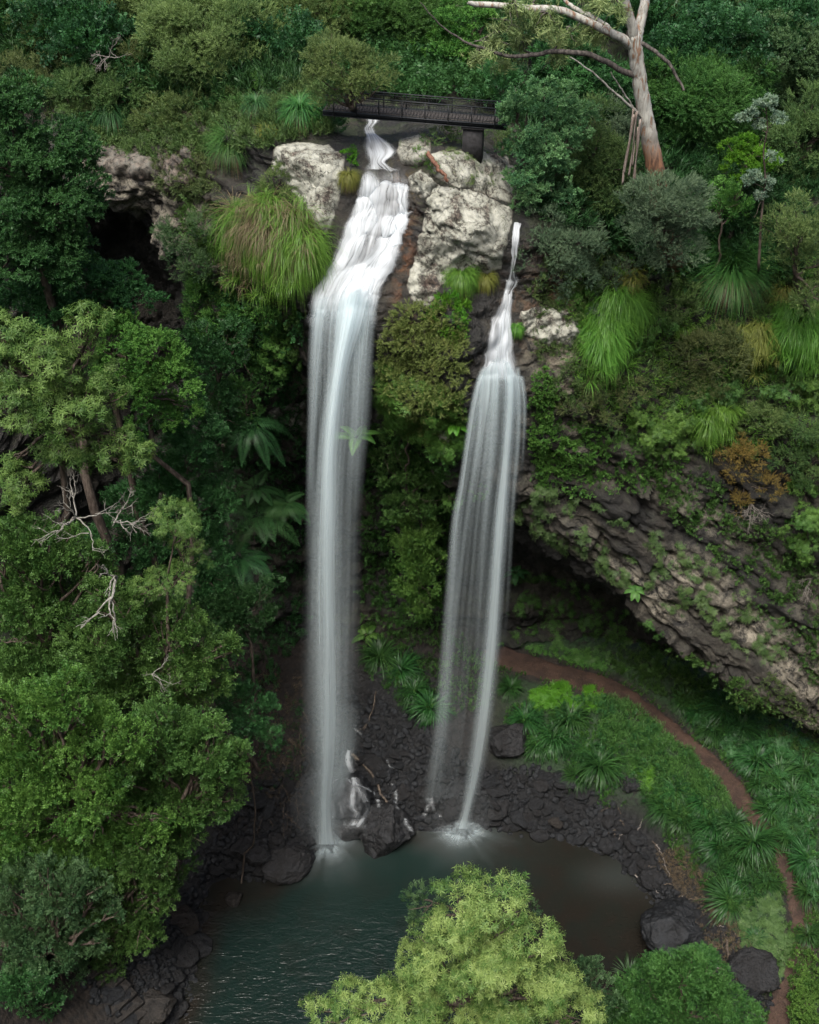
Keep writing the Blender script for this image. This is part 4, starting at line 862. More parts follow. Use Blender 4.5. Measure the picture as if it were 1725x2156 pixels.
# the small ones: copies of eight
SEEDS = [boulder_mesh('rock', 200+k, BOULDER, .55+.05*(k % 4), 14, 8) for k in range(8)]
rng = np.random.default_rng(8)
ZONES = [([(1030, 1640), (1150, 1620), (1260, 1680), (1340, 1760), (1400, 1850), (1410, 1910), (1380, 1905), (1300, 1810), (1200, 1765), (1040, 1745)], 100, 'wet black rock in the rubble slope between narrow waterfall and pool', 'rocks of the rubble slope', (5, 19)),
         ([(660, 1500), (760, 1470), (880, 1520), (960, 1600), (1030, 1640), (1030, 1735), (850, 1740), (640, 1760)], 90, 'wet black rock on the bank between the two waterfalls', 'rocks between the falls', (4, 16)),
         ([(480, 1700), (600, 1620), (650, 1700), (650, 1820), (560, 1850), (470, 1830), (430, 1850)], 42, 'dark wet rock at the shaded pool edge under the leafy bank', 'rocks of the shaded bank', (7, 18)),
         ([(1390, 1880), (1450, 1900), (1560, 2000), (1640, 2040), (1600, 2130), (1500, 2080), (1500, 1990), (1400, 1930)], 32, 'dark rock among the driftwood near the big rounded boulder', 'rocks near the big boulder', (4, 16)),
         ([(360, 1900), (430, 1880), (430, 1990), (400, 2080), (390, 2140), (280, 2156), (180, 2080), (330, 2000)], 32, 'dark rock in the shadow beside the stone steps', 'rocks beside the steps', (8, 22))]
for poly, n, lab, grp, (a, b) in ZONES:
    P = np.array(poly, float); k = 0
    while k < n:
        c = rng.uniform(P.min(0), P.max(0))
        if not in_poly(c[None], P)[0]: continue
        h = hit(*c); k += 1
        if h is None or h[0][2] < -.25: continue
        R = rng.uniform(a, b)**1.0*rng.choice([.65, .8, 1.0, 1.2])*pxm(h[0])
        o = obj('rock', SEEDS[rng.integers(8)], None, tuple(h[0]+np.array([0, 0, R*.12]))); o.scale = (R*rng.uniform(.8, 1.3), R, R*rng.uniform(.7, 1.1)); o.rotation_euler = (rng.normal()*.35, rng.normal()*.35, rng.uniform(0, 6.3))
        tag(o, lab, 'rock', grp)
# the finest rubble: one mass
def rubble():
    rng = np.random.default_rng(19); V, Q, n = [], [], 0
    src = []
    for k in range(4):
        me = boulder_mesh('rubble', 300+k, BOULDER, .7, 7, 6); v = np.empty(len(me.vertices)*3); me.vertices.foreach_get('co', v); q = np.empty(len(me.loops), np.int32); me.loops.foreach_get('vertex_index', q); src.append((v.reshape(-1, 3), q.reshape(-1, 4))); bpy.data.meshes.remove(me)
    for poly, cnt, a, b, (lo, hi) in ZONES:
        P = np.array(poly, float); k = 0
        while k < 1000:
            c = rng.uniform(P.min(0)-12, P.max(0)+12); k += 1
            if poly_sd(c[None], P)[0] > 14: continue
            h = hit(*c)
            if h is None or h[0][2] < -.2: continue
            R = rng.uniform(2.0, 8.5)*pxm(h[0]); v, q = src[rng.integers(4)]; Rm = rotz_to(rng.normal(size=(1, 3)), rng)[0]
            V.append((v*R*rng.uniform(.7, 1.3, 3))@Rm.T+h[0]); Q.append(q+n); n += len(v)
    tag(obj('rubble', mesh_data('rubble', np.concatenate(V), np.concatenate(Q), None, BOULDER)), 'small black stones littering the wet banks of the pool', None, None, 'stuff')
rubble()
# driftwood and fallen sticks
def stick(label, pts, r0, r1, lift=.08, m=DRIFT, name='fallen_branch', twigs=0, cat='branch', grp=None, seed=1):
    rng = np.random.default_rng(seed); P = []
    for p in pts:
        h = hit(*p[:2]); P.append(h[0]+h[1]*lift+np.array([0, 0, p[2] if len(p) > 2 else 0]))
    P = interp_rows(np.array(P), 16); o = P[0].copy(); P = P-o; P[1:-1] += rng.normal(size=(14, 3))*.03; mb = MB(); mb.tube(P, np.linspace(r0, r1, 16), 6)
    for k in range(twigs):
        i = rng.integers(3, 14); v = P[-1]-P[0]; v = v/np.linalg.norm(v)+rng.normal(size=3)*.6; v[2] = abs(v[2])*.7
        mb.tube(limb_path(P[i], P[i]+v*rng.uniform(.3, 1.0), rng, 6, .15), np.linspace(r1*.8, .008, 6), 4)
    return tag(obj(name, mb.data(name, m, True), None, tuple(o)), label, cat, grp)
stick('long dark fallen branch lying beside the white threads at the wide fall', [(742, 1590), (775, 1620), (810, 1680), (835, 1725)], .13, .05, .15, twigs=3)
stick('thin dark branch leaning above the rubble between the falls', [(795, 1460), (785, 1500), (770, 1540)], .05, .02, .25, twigs=1)
stick('pale stick at the pool edge among the rubble', [(1330, 1835), (1365, 1865), (1390, 1880)], .05, .02, .15, TWIG)
stick('upright curved dark branch beside the big rounded boulder', [(1530, 1985), (1535, 2040), (1520, 2100), (1555, 2140)], .09, .04, .2, twigs=2)
stick('brown stick in front of the big rounded boulder', [(1440, 1890), (1462, 1930), (1480, 1945)], .05, .02, .15, TWIG)
stick('reddish short log resting on the pale slab beside the creek', [(905, 345), (918, 362), (928, 378)], .11, .08, .7, bark_mat('red_log', (.08, .035, .022), (.17, .09, .06)), 'log', cat='log')
rng = np.random.default_rng(5)
for k in range(26):
    x, y = rng.uniform(560, 650), rng.uniform(1500, 1720); a = rng.uniform(-.5, .9); l = rng.uniform(25, 60)
    try: stick('thin wet stick in the tangle beside the wide waterfall', [(x, y), (x+l*.5*math.sin(a), y+l*.5*math.cos(a)), (x+l*math.sin(a), y+l*math.cos(a))], .035, .012, .18, grp='sticks beside the wide waterfall', seed=k, cat='stick', name='stick')
    except TypeError: pass
for k in range(30):
    t = rng.uniform(0, 1); x = np.interp(t, [0, .5, 1], [1290, 1420, 1530])+rng.normal()*22; y = np.interp(t, [0, .5, 1], [1720, 1870, 2040])+rng.normal()*22; a = rng.uniform(0, 3.1); l = rng.uniform(15, 45)
    stick('thin brown stick among the rubble at the fern side of the pool', [(x, y), (x+l*.5*math.sin(a), y+l*.5*math.cos(a)), (x+l*math.sin(a), y+l*math.cos(a))], .03, .012, .16, TWIG if k % 3 == 0 else DRIFT, grp='sticks along the pool rubble', seed=50+k, cat='stick', name='stick')

# ================================================================ stone steps in the bottom corner
def stone_steps():
    a = hit(205, 2040)[0]; b = hit(320, 2200)[0]; n = 10
    root = thing('stone_steps', 'dark stone steps running down to the pool in the shaded corner', 'steps', a)
    dirv = (b-a)[:2]; ang = math.atan2(dirv[1], dirv[0])
    R = np.array([[math.cos(ang), -math.sin(ang), 0], [math.sin(ang), math.cos(ang), 0], [0, 0, 1]])
    for k in range(n):
        t = k/(n-1); p = a*(1-t)+b*t; g = ground_under((p[0], p[1], p[2]+6)); 
        z = max(g[2], p[2])+.05
        mb = MB(); mb.box((0, 0, 0), (.34, .85+.1*math.sin(k*3.1), .12), R); me = mb.data('step', BROWNROCK)
        o = obj('step', me, root, tuple(np.array([p[0], p[1], z])-a)); o.rotation_euler = (.02*math.sin(k*5), .03*math.cos(k*4), .06*math.sin(k*7))
        bv = o.modifiers.new('bevel', 'BEVEL'); bv.width = .05; bv.segments = 2
stone_steps()
# ================================================================ grass trees, tussocks, strap leaves, ferns
def tussock(label, px, py, rpx, m='ggreen', n=520, kind='grass_tussock', cat='grass tussock', droop=1.0, spread=(.05, 1.35), width=.022, trunk=0.0, seed=1, bias=None, skirt=True, up=.0, group=None, lift=.1):
    h = hit(px, py); p = h[0]; R = rpx*pxm(p); rng = np.random.default_rng(seed)
    g = p+h[1]*lift
    root = thing(kind, label, cat, g, group)
    base = np.array([0, 0, trunk])
    me = blade_mesh('blades', LM[m], n, R*1.35, width*max(1, R*.75), rng, spread, droop, .12*R, 7, bias=bias)
    o = obj('blades', me, root, tuple(base))
    if skirt:
        o = obj('dead_skirt', blade_mesh('dead_skirt', LM['deadgrass'], n//4, R*1.25, width*max(1, R*.7), rng, (1.1, 1.7), droop*1.5, .1*R, 7, bias=bias), root, tuple(base-np.array([0, 0, .05])))
    if trunk:
        mb = MB(); mb.tube(np.array([[0, 0, -.4], [0, 0, trunk*.5], [0, 0, trunk+.05]]), [.16, .14, .13], 8); obj('trunk', mb.data('trunk', BARK, True), root)
    return root
GT = dict(kind='grass_tree', cat='grass tree')
tussock('upright grass tree with pale hanging skirt on the rim beside the pale rock', 490, 335, 62, n=900, seed=2, trunk=.5, droop=.85, **GT)
tussock('dark grass tree hanging over the pale ledge', 243, 262, 58, 'dark', n=800, seed=3, droop=1.3, trunk=.4, **GT)
tussock('dark grass tree beside the tallest dark crown at the end of the ledge', 118, 205, 55, 'dark', n=700, seed=4, droop=1.2, trunk=.5, **GT)
tussock('bright grass tree on the creek bank near the footbridge', 632, 262, 52, n=900, seed=5, droop=1.0, trunk=.4, **GT)
tussock('smaller dark grass tree behind the bright one on the bank', 545, 240, 38, 'dark', n=500, seed=6, trunk=.3, **GT)
tussock('low yellowish tussock between the two grass trees of the bank', 565, 288, 32, 'yellowgrass', n=400, seed=7)
tussock('tussock at the creek edge under the footbridge end', 690, 270, 30, n=350, seed=8)
tussock('yellowish hanging tussock between the pale rock and the wide cascade', 735, 375, 34, 'yellowgrass', n=420, seed=9, droop=1.5, bias=(0, -.6, 0))
tussock('big spiky grass tree with round head on the far slope', 1530, 612, 84, n=2400, seed=10, droop=.55, spread=(.05, 1.9), trunk=1.1, width=.014, **GT)
tussock('bright tussock on top of the spur between the two falls', 970, 585, 50, 'grass', n=800, seed=13, droop=1.4, bias=(0, -.5, 0))
tussock('yellowish tussock at the corner of the biggest pale rock', 1020, 590, 34, 'yellowgrass', n=450, seed=14, droop=1.4, bias=(0, -.5, 0))
tussock('small tussock beside the narrow fall on its outer bank', 1085, 690, 26, 'grass', n=260, seed=15, droop=1.6, bias=(0, -.8, 0), skirt=False)
tussock('grass clump on the far slope behind the spiky grass tree', 1650, 620, 56, 'yellowgrass', n=500, seed=16, droop=1.3)
tussock('lush grass clump beside the brown olive shrub of the rock face', 1440, 700, 34, 'grass', n=350, seed=19, droop=1.4, bias=(0, -.6, 0))
tussock('dim grass clump between the tea trees and the hanging tussock', 1330, 590, 40, 'yellowgrass', n=350, seed=20, droop=1.3)

# the great hanging grass bank beside the wide cascade: many tufts, one mass of grass
def hanging_grass(label, outline, n_long=170, n_short=70, dead_mid=None, k_=1.0, seed=31, m='grass'):
    rng = np.random.default_rng(seed); cen = np.mean(np.array(outline, float), 0); wid = np.ptp(np.array(outline, float)[:, 0])
    V, Q, T, n0 = [], [], [], 0; Vd, Qd, Td, nd = [], [], [], 0; P = np.array(outline, float); k = 0
    o = hit(*cen)[0]
    while k < n_long:
        c = rng.uniform(P.min(0), P.max(0))
        if not in_poly(c[None], P)[0]: continue
        k += 1; h = hit(*c)
        dead = (dead_mid is not None and abs(c[0]-dead_mid[0]) < 42 and abs(c[1]-dead_mid[1]) < 32 and rng.random() < .75) or (dead_mid is not None and rng.random() < .08)
        v, q, t = blades(80, k_*rng.uniform(.7, 2.4), .02, rng, (.2, 1.7), rng.uniform(.8, 1.5), .3, 8, bias=((c[0]-cen[0])/wid*1.1+rng.normal()*.8, -.7+rng.normal()*.4, 0))
        v = v+h[0]+h[1]*.25-o
        if dead: Vd.append(v); Qd.append(q+nd); Td.append(t); nd += len(v)
        else: V.append(v); Q.append(q+n0); T.append(np.clip(t*.7+.35*(c[0]-cen[0]+.55*wid)/wid, 0, 1)); n0 += len(v)
    k = 0
    while k < n_short:                                             # shorter tangled tufts standing out of the mass
        c = rng.uniform(P.min(0), P.max(0)+np.array([0, 45*k_]))
        h = hit(*c); k += 1
        v, q, t = blades(34, k_*rng.uniform(.5, 1.3), .02, rng, (.1, 1.8), rng.uniform(.5, 1.6), .25, 7, bias=(rng.normal()*.8, rng.normal()*.6-.3, 0)); v = v+h[0]+h[1]*rng.uniform(.5, 1.15)-o
        if dead_mid is not None and rng.random() < .3: Vd.append(v); Qd.append(q+nd); Td.append(t); nd += len(v)
        else: V.append(v); Q.append(q+n0); T.append(np.clip(t+.2, 0, 1)); n0 += len(v)
    root = thing('grass_tussock', label, 'grass tussock', o)
    obj('blades', mesh_data('blades', np.concatenate(V), np.concatenate(Q), None, LM[m], dict(tint=np.concatenate(T))), root)
    if Vd: obj('dead_blades', mesh_data('dead_blades', np.concatenate(Vd), np.concatenate(Qd), None, LM['deadgrass'], dict(tint=np.concatenate(Td))), root)
hanging_grass('huge green grass tussock draping the rock beside the wide cascade', [(500, 440), (540, 425), (590, 430), (635, 460), (660, 490), (665, 530), (650, 570), (610, 570), (550, 545), (505, 500)], 170, 80, (565, 470))
hanging_grass('long grass tussock hanging on the far rock face under the tea trees', [(1270, 620), (1320, 615), (1335, 650), (1290, 690), (1255, 680)], 46, 14, None, .95, 32)
hanging_grass('lower long grass tussock hanging over the brown shrub of the rock face', [(1235, 690), (1275, 690), (1290, 730), (1245, 750)], 30, 10, None, .85, 33)
hanging_grass('shaggy grass curtain hanging at the frame edge of the far slope', [(1640, 650), (1725, 640), (1725, 720), (1660, 730)], 60, 18, None, .95, 34)
hanging_grass('ragged yellowish grass tuft hanging under the spiky grass tree', [(1560, 690), (1610, 690), (1605, 730), (1565, 730)], 26, 12, None, .75, 35, 'yellowgrass')
hanging_grass('green grass tuft hanging between the leafy green bush and the dying shrub', [(1480, 860), (1530, 860), (1525, 900), (1485, 905)], 30, 10, None, .7, 36)

# strap leaved clumps along the path
def strap_clump(seed, m='strap'):
    rng = np.random.default_rng(seed); q = rng.uniform(.7, 1.25); root = obj('strappy_clump', None)
    obj('leaves', blade_mesh('leaves', LM[m], 240, 1.3, .048, rng, (.1, 1.2+.3*q), .5+.6*q, .35, 7), root); return root
PROT = [strap_clump(300+k) for k in range(8)]
CL = [(1200, 1500, 'strappy clump nearest the path bend above the rubble slope', 46), (1165, 1540, 'dark strappy clump under the lime fern patch', 44), (1235, 1565, 'strappy clump in the middle of the green bank by the narrow fall', 46), (1262, 1600, 'lowest strappy clump of the bank by the narrow fall', 40), (1105, 1505, 'strappy clump at the corner of the bank, beside the narrow fall', 38), (1130, 1560, 'small strappy clump over the leafy ground cover', 34), (1215, 1625, 'strappy clump over the edge of the rubble slope', 32),
      (872, 1440, 'big strappy clump behind the falls, between the two curtains', 52), (905, 1478, 'strappy clump under the bigger one between the two curtains', 40), (800, 1370, 'shaded strappy clump beside the inner edge of the wide fall', 44), (845, 1400, 'shaded strappy clump between the ferns and the bigger clump', 36), (1075, 1440, 'small strappy clump at the inner end of the path', 26),
      (1475, 1490, 'strappy clump under the tip of the overhang', 42), (1525, 1480, 'tall strappy clump under the pale rock lip', 48), (1560, 1520, 'strappy clump below the pale rock lip, above the path', 44), (1500, 1530, 'small strappy clump at the upper edge of the path', 34), (1440, 1465, 'far strappy clump under the overhang above the path', 32),
      (1600, 1640, 'strappy clump at the path edge on the uphill side', 46), (1640, 1620, 'upper strappy clump on the slope above the path', 46), (1625, 1690, 'strappy clump leaning over the path', 44), (1668, 1670, 'dense strappy clump on the uphill slope', 46), (1690, 1610, 'strappy clump at the frame edge under the cliff foot', 44), (1700, 1720, 'strappy clump at the frame edge beside the path', 48), (1660, 1750, 'strappy clump over the narrow part of the path', 42), (1590, 1590, 'small strappy clump under the mossy cliff foot', 34), (1705, 1800, 'strappy clump at the frame edge where the path narrows', 46), (1700, 1870, 'low strappy clump at the frame edge by the lower path', 38),
      (1545, 1720, 'strappy clump on the downhill side of the path', 46), (1590, 1760, 'big strappy clump beside the narrow path, pool side', 50), (1560, 1800, 'strappy clump among the leafy ground cover by the pool', 46), (1510, 1770, 'strappy clump over the rubble above the pool', 44), (1500, 1730, 'strappy clump at the top of the pool bank', 40), (1615, 1845, 'strappy clump beside the lower path, pool side', 46), (1535, 1880, 'big strappy clump above the big rounded boulder', 54), (1400, 1690, 'strappy clump at the top edge of the rubble slope', 40), (1425, 1655, 'small strappy clump in the grass above the rubble', 30), (1480, 1680, 'strappy clump in the grass under the path', 38), (1590, 1965, 'lone strappy clump above the flat dark boulder', 38), (1325, 2045, 'small strappy clump at the water edge behind the round tree', 28), (1700, 1960, 'strappy clump across the lower path at the frame edge', 34), (1560, 1845, 'strappy clump between two bigger ones on the pool bank', 40), (1430, 1720, 'strappy clump hanging over the driftwood', 34), (530, 1475, 'shaded strappy clump on the earth bank beside the wide fall', 26)]
rng = np.random.default_rng(91); used = set()
for i, (x, y, lab, rp) in enumerate(CL):
    h = hit(x, y+rp*.35); s = 1.12*rp*pxm(h[0]); src = PROT[i % 8]
    if i % 5 == 2: s *= .72
    elif i % 7 == 3: s *= 1.25
    if i < 8: r = src; r.location = tuple(h[0]+np.array([0, 0, -.02])); r.scale = (s,)*3; tag(r, lab, 'strappy plant', 'strappy clumps along the path')
    else: r = copy_thing(src, h[0]+np.array([0, 0, -.02]), rng.uniform(0, 6.28), s, lab); r['category'] = 'strappy plant'; r.rotation_euler = (rng.normal()*.18, rng.normal()*.18, r.rotation_euler.z); r.scale = (s*rng.uniform(.85, 1.2), s*rng.uniform(.85, 1.2), s*rng.uniform(.75, 1.15)); r['group'] = 'strappy clumps along the path'

# tree ferns and the palms of the shaded recess
def frond_plant(name, cat, label, px, py, y, L, n, m='fernm', trunk=True, rise=1.3, seed=1, up=.5, pin=.55, droop=1.0, width=.055, gz=None):
    rng = np.random.default_rng(seed); c = at_y(px, py, y) if y else hit(px, py)[0]+hit(px, py)[1]*.5
    g = hit(px, py+26)[0] if y else hit(px, py)[0]
    if y is None: g = hit(px, py)[0]-hit(px, py)[1]*.1
    root = thing(name, label, cat, g); V, Q, t = frond_set(n, L, rng, rise, pin, 30, droop, width, up)
    obj('fronds', mesh_data('fronds', V+(c-g), Q, None, LM[m], dict(tint=t)), root)
    mb = MB(); mb.tube(limb_path(np.array([0, 0, -.2]), c-g, rng, 10, .03), np.linspace(.16, .1, 10), 8); obj('trunk', mb.data('trunk', BARK, True), root)
frond_plant('tree_fern', 'tree fern', 'big tree fern in the shade beside the wide waterfall', 545, 1090, 51.5, 3.0, 13, seed=1)
frond_plant('tree_fern', 'tree fern', 'lower tree fern under the big one in the shade', 500, 1180, 50, 2.8, 12, seed=2)
frond_plant('tree_fern', 'tree fern', 'tree fern touching the wide waterfall with its fronds', 600, 1060, 52.5, 2.0, 11, seed=3)
frond_plant('tree_fern', 'tree fern', 'small tree fern above the big one under the rock ledge', 540, 1030, 52.5, 1.8, 9, seed=4)
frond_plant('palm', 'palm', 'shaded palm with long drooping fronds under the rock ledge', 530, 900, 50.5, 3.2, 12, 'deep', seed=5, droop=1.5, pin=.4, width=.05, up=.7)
frond_plant('palm', 'palm', 'small bright palm behind the curtain of the wide fall', 752, 925, 50.2, 1.7, 6, 'fresh', seed=6, up=.1, rise=1.0, pin=.45, width=.08)
frond_plant('fern', 'fern', 'small bright fern at the inner edge of the wide fall near its foot', 768, 1330, None, 1.3, 7, 'fresh', seed=7, width=.07)
frond_plant('fern', 'fern', 'shaded fern on the wall behind the narrow fall', 1090, 1210, None, 1.0, 7, 'fernm', seed=8)
frond_plant('fern', 'fern', 'small fern hanging from the overhang lip', 1345, 1235, None, .7, 9, 'mid', seed=9)
frond_plant('fern', 'fern', 'fern on the spur beside the narrow waterfall', 965, 890, None, .9, 8, 'vivid', seed=10)

# ================================================================ leaves covering rock, soil and plateau
C = cover
U, V_ = 'undergrowth', 'creeper'
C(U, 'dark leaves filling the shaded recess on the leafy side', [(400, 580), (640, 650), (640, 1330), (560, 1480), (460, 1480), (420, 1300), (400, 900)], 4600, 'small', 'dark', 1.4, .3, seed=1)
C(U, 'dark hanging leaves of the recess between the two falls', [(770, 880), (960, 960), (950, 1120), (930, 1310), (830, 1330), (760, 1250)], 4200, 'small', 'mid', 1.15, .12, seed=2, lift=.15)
C(U, 'leaves on the shaded back wall between the two curtains', [(835, 1090), (930, 1110), (935, 1230), (905, 1300), (850, 1290), (828, 1180)], 1900, 'small', 'fresh', 1.1, .1, seed=3, lift=.35)
C(U, 'yellow green heath and leaves hanging from the spur between the falls', [(805, 690), (860, 640), (950, 650), (980, 700), (975, 860), (940, 950), (860, 900), (800, 830)], 3600, 'feather', 'heath', .95, .2, seed=4, lift=.1)
C(U, 'fresh hanging leaves under the heath of the spur', [(800, 750), (870, 800), (975, 830), (985, 900), (950, 970), (880, 930), (805, 880)], 2000, 'lance', 'fresh', .75, .3, seed=5, lift=.15, hang=.7)
C('creeper', 'bright lime creeper hanging beside the narrow waterfall', [(1118, 790), (1150, 780), (1170, 830), (1165, 900), (1220, 930), (1270, 960), (1240, 990), (1180, 1000), (1130, 980), (1125, 900)], 1500, 'broad', 'fresh', .75, .15, seed=6, lift=.2, stuff=False, cat='creeper', edge=.5)
C(U, 'mixed leaves over the lower part of the far rock face', [(1130, 880), (1300, 900), (1450, 960), (1420, 1040), (1250, 1040), (1120, 1030)], 1700, 'small', 'fresh', .9, .5, seed=7)
C(U, 'olive heath covering the far slope between the shrubs', [(1110, 560), (1300, 480), (1725, 440), (1725, 1000), (1560, 960), (1380, 860), (1230, 800), (1130, 760)], 4200, 'feather', 'olive', 1.2, .4, seed=8)
C(U, 'green leaves scattered over the far slope', [(1180, 600), (1725, 560), (1725, 1010), (1500, 960), (1380, 980), (1200, 860)], 2400, 'lance', 'mid', .75, .5, seed=9)
C(U, 'tufts of grass scattered over the far slope', [(1180, 560), (1725, 520), (1725, 960), (1480, 930), (1220, 860)], 2600, 'blade', 'grass', 1.7, .4, seed=10)
C(U, 'small ferns and moss along the slanting overhang', [(1090, 1000), (1300, 1080), (1500, 1180), (1660, 1330), (1640, 1420), (1400, 1280), (1250, 1200), (1080, 1110)], 900, 'fern', 'olive', .7, .85, seed=11)
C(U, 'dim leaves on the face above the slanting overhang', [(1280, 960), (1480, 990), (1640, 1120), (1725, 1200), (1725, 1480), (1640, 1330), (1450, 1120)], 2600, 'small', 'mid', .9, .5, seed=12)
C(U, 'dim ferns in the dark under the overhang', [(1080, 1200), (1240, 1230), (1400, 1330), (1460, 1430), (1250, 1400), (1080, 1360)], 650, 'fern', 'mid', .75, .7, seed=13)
C(U, 'leafy ground under the overhang beside the path', [(1240, 1330), (1420, 1360), (1560, 1430), (1640, 1500), (1500, 1530), (1400, 1470), (1300, 1420)], 2600, 'small', 'mid', 1.0, .3, seed=14)
C(U, 'small weeds at the inner path edge', [(1040, 1355), (1200, 1365), (1330, 1410), (1290, 1420), (1150, 1385)], 250, 'fern', 'fresh', .5, .5, seed=15)
C(U, 'leaf litter and low heath on the bank above the ledge', [(100, 180), (420, 220), (690, 200), (700, 290), (560, 310), (420, 330), (330, 340), (170, 310)], 4000, 'feather', 'olive', 1.3, .25, seed=16)
C(U, 'dark undergrowth behind the footbridge', [(700, 60), (1060, 60), (1070, 236), (880, 222), (700, 205)], 4600, 'small', 'dark', 1.9, .25, seed=17, lift=.3)
C(U, 'dark undergrowth between the trees of the far bank', [(1070, 180), (1725, 120), (1725, 560), (1480, 600), (1200, 480), (1090, 430)], 6500, 'feather', 'deep', 2.0, .15, seed=18, lift=.3)
C(U, 'dark undergrowth between the trees of the upper bank', [(0, 0), (720, 0), (720, 200), (420, 230), (100, 190), (0, 260)], 4200, 'feather', 'deep', 2.2, .15, seed=19, lift=.3)
C(U, 'heath on the rock nose beside the upright grass tree', [(330, 340), (440, 330), (470, 400), (430, 450), (380, 420), (340, 400)], 700, 'feather', 'brown', 1.0, .4, seed=20)
C(U, 'green leaves beside the hanging grass over the dark wall', [(380, 440), (480, 430), (500, 560), (640, 660), (640, 780), (560, 800), (420, 700), (400, 560)], 1700, 'small', 'mid', 1.1, .3, seed=21, lift=.2)
C(U, 'weeds along the creek rocks above the wide cascade', [(840, 300), (900, 330), (1000, 310), (1060, 330), (1040, 400), (920, 370), (860, 345)], 200, 'fern', 'khaki', .5, .8, seed=22)
C('grass', 'short lush grass of the bank between path and pool', [(1240, 1470), (1320, 1480), (1420, 1560), (1520, 1660), (1560, 1720), (1480, 1740), (1380, 1700), (1330, 1640), (1270, 1560)], 5200, 'blade', 'mid', 1.5, .15, seed=23, lift=.0, edge=.5)
C(U, 'lush leafy ground cover above the rubble slope', [(1060, 1500), (1120, 1470), (1270, 1470), (1310, 1560), (1350, 1640), (1330, 1700), (1270, 1700), (1240, 1640), (1140, 1600), (1070, 1560)], 2400, 'small', 'fresh', .7, .35, seed=24, edge=.6)
C(U, 'dark leafy ground cover between the strappy clumps by the pool', [(1390, 1650), (1540, 1720), (1640, 1840), (1600, 1900), (1560, 1940), (1500, 1890), (1440, 1830), (1400, 1770)], 3000, 'small', 'mid', .75, .25, seed=25, edge=.5)
C(U, 'lush leafy slope on the uphill side of the path', [(1420, 1480), (1560, 1480), (1725, 1560), (1725, 1900), (1680, 1880), (1640, 1760), (1560, 1640), (1470, 1550)], 4200, 'small', 'mid', .8, .25, seed=26)
C(U, 'mossy weeds along the lower path', [(1560, 1900), (1640, 1880), (1670, 1990), (1640, 2080), (1590, 2080), (1560, 1980)], 1200, 'fern', 'olive', .55, .35, seed=27)
C('fern_patch', 'lime green lacy ferns beside the path bend', [(1115, 1460), (1180, 1440), (1270, 1460), (1260, 1500), (1190, 1490), (1120, 1500)], 500, 'fern', 'vivid', .75, .2, seed=28, stuff=False, cat='fern patch', edge=.5)
C('fern_patch', 'small lime fern patch at the edge of the rubble slope', [(1475-145, 1610), (1520-145, 1615), (1510-145, 1665), (1340, 1660)], 200, 'fern', 'vivid', .65, .2, seed=29, stuff=False, cat='fern patch', edge=.5)
C(U, 'shaded leaves at the foot of the wall between the two falls', [(750, 1290), (930, 1310), (1040, 1400), (1030, 1480), (930, 1530), (860, 1500), (770, 1420)], 2300, 'small', 'mid', .9, .3, seed=30, edge=.5)
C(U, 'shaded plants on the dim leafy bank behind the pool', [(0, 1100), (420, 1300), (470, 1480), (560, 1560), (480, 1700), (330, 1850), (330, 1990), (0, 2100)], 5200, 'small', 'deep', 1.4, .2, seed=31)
C(U, 'leaves at the cliff foot near the frame edge', [(1600, 1400), (1725, 1500), (1725, 1620), (1640, 1560), (1560, 1470)], 900, 'small', 'olive', .8, .3, seed=32)
C(U, 'weeds round the bridge end and pier', [(1000, 275), (1080, 280), (1085, 340), (1040, 325)], 200, 'feather', 'olive', .7, .5, seed=33)
C(U, 'rank leaves at the corner beyond the lower path', [(1650, 1980), (1725, 1900), (1725, 2156), (1670, 2156)], 900, 'broad', 'mid', .7, .2, seed=34)

# weeds creeping over the edges of the path
def path_weeds():
    rng = np.random.default_rng(41); P = []
    for k in range(2400):
        i = rng.integers(6, 154); sg = rng.choice([-1, 1]); o_ = path_w[i]*(1.0+rng.exponential(.22)-.16)*sg
        if fbm(np.array([[path_c[i, 0]*.9, path_c[i, 1]*.9, sg*3.]]), 2)[0] < rng.normal(-.05, .12): continue
        x, y = path_c[i, 0]+sd_[i, 0]*o_, path_c[i, 1]+sd_[i, 1]*o_; g = ground_under((x, y, 6.5)); P.append(g+np.array([0, 0, .05]))
    P = np.array(P); o = P.mean(0); V, Q, t = spray_mesh(P-o, np.tile([0, 0, 1.], (len(P), 1))+rng.normal(size=(len(P), 3))*.4, 'small', .8, rng)
    tag(obj('weeds', mesh_data('weeds', V, Q, None, LM['mid'], dict(tint=t)), None, tuple(o)), 'low weeds creeping over both edges of the earth path', None, None, 'stuff')
path_weeds()

C('leaf_litter', 'brown twigs and litter strewn over the rubble by the big rounded boulder', [(1380, 1800), (1440, 1780), (1540, 1930), (1600, 2020), (1560, 2080), (1500, 2000), (1440, 1900)], 1500, 'blade', 'deadgrass', .85, .2, seed=51, lift=.02)
C('leaf_litter', 'dead leaves and twigs scattered along the earth path', [(1060, 1375), (1290, 1440), (1440, 1545), (1570, 1670), (1660, 1800), (1700, 1930), (1690, 2050), (1650, 2156), (1620, 2156), (1660, 2020), (1670, 1940), (1640, 1860), (1590, 1760), (1480, 1620), (1340, 1510), (1200, 1440), (1060, 1400)], 500, 'blade', 'deadgrass', .55, .3, seed=52, lift=.01)
C('leaf_litter', 'dead wood and litter on the shaded bank beside the wide fall', [(470, 1400), (640, 1420), (650, 1700), (560, 1700), (480, 1600)], 900, 'blade', 'deadgrass', .9, .4, seed=53, lift=.02)
C(U, 'shaded weeds on the earth bank beside the wide fall', [(440, 1420), (640, 1480), (640, 1640), (560, 1680), (480, 1600)], 900, 'small', 'dark', .8, .55, seed=54)

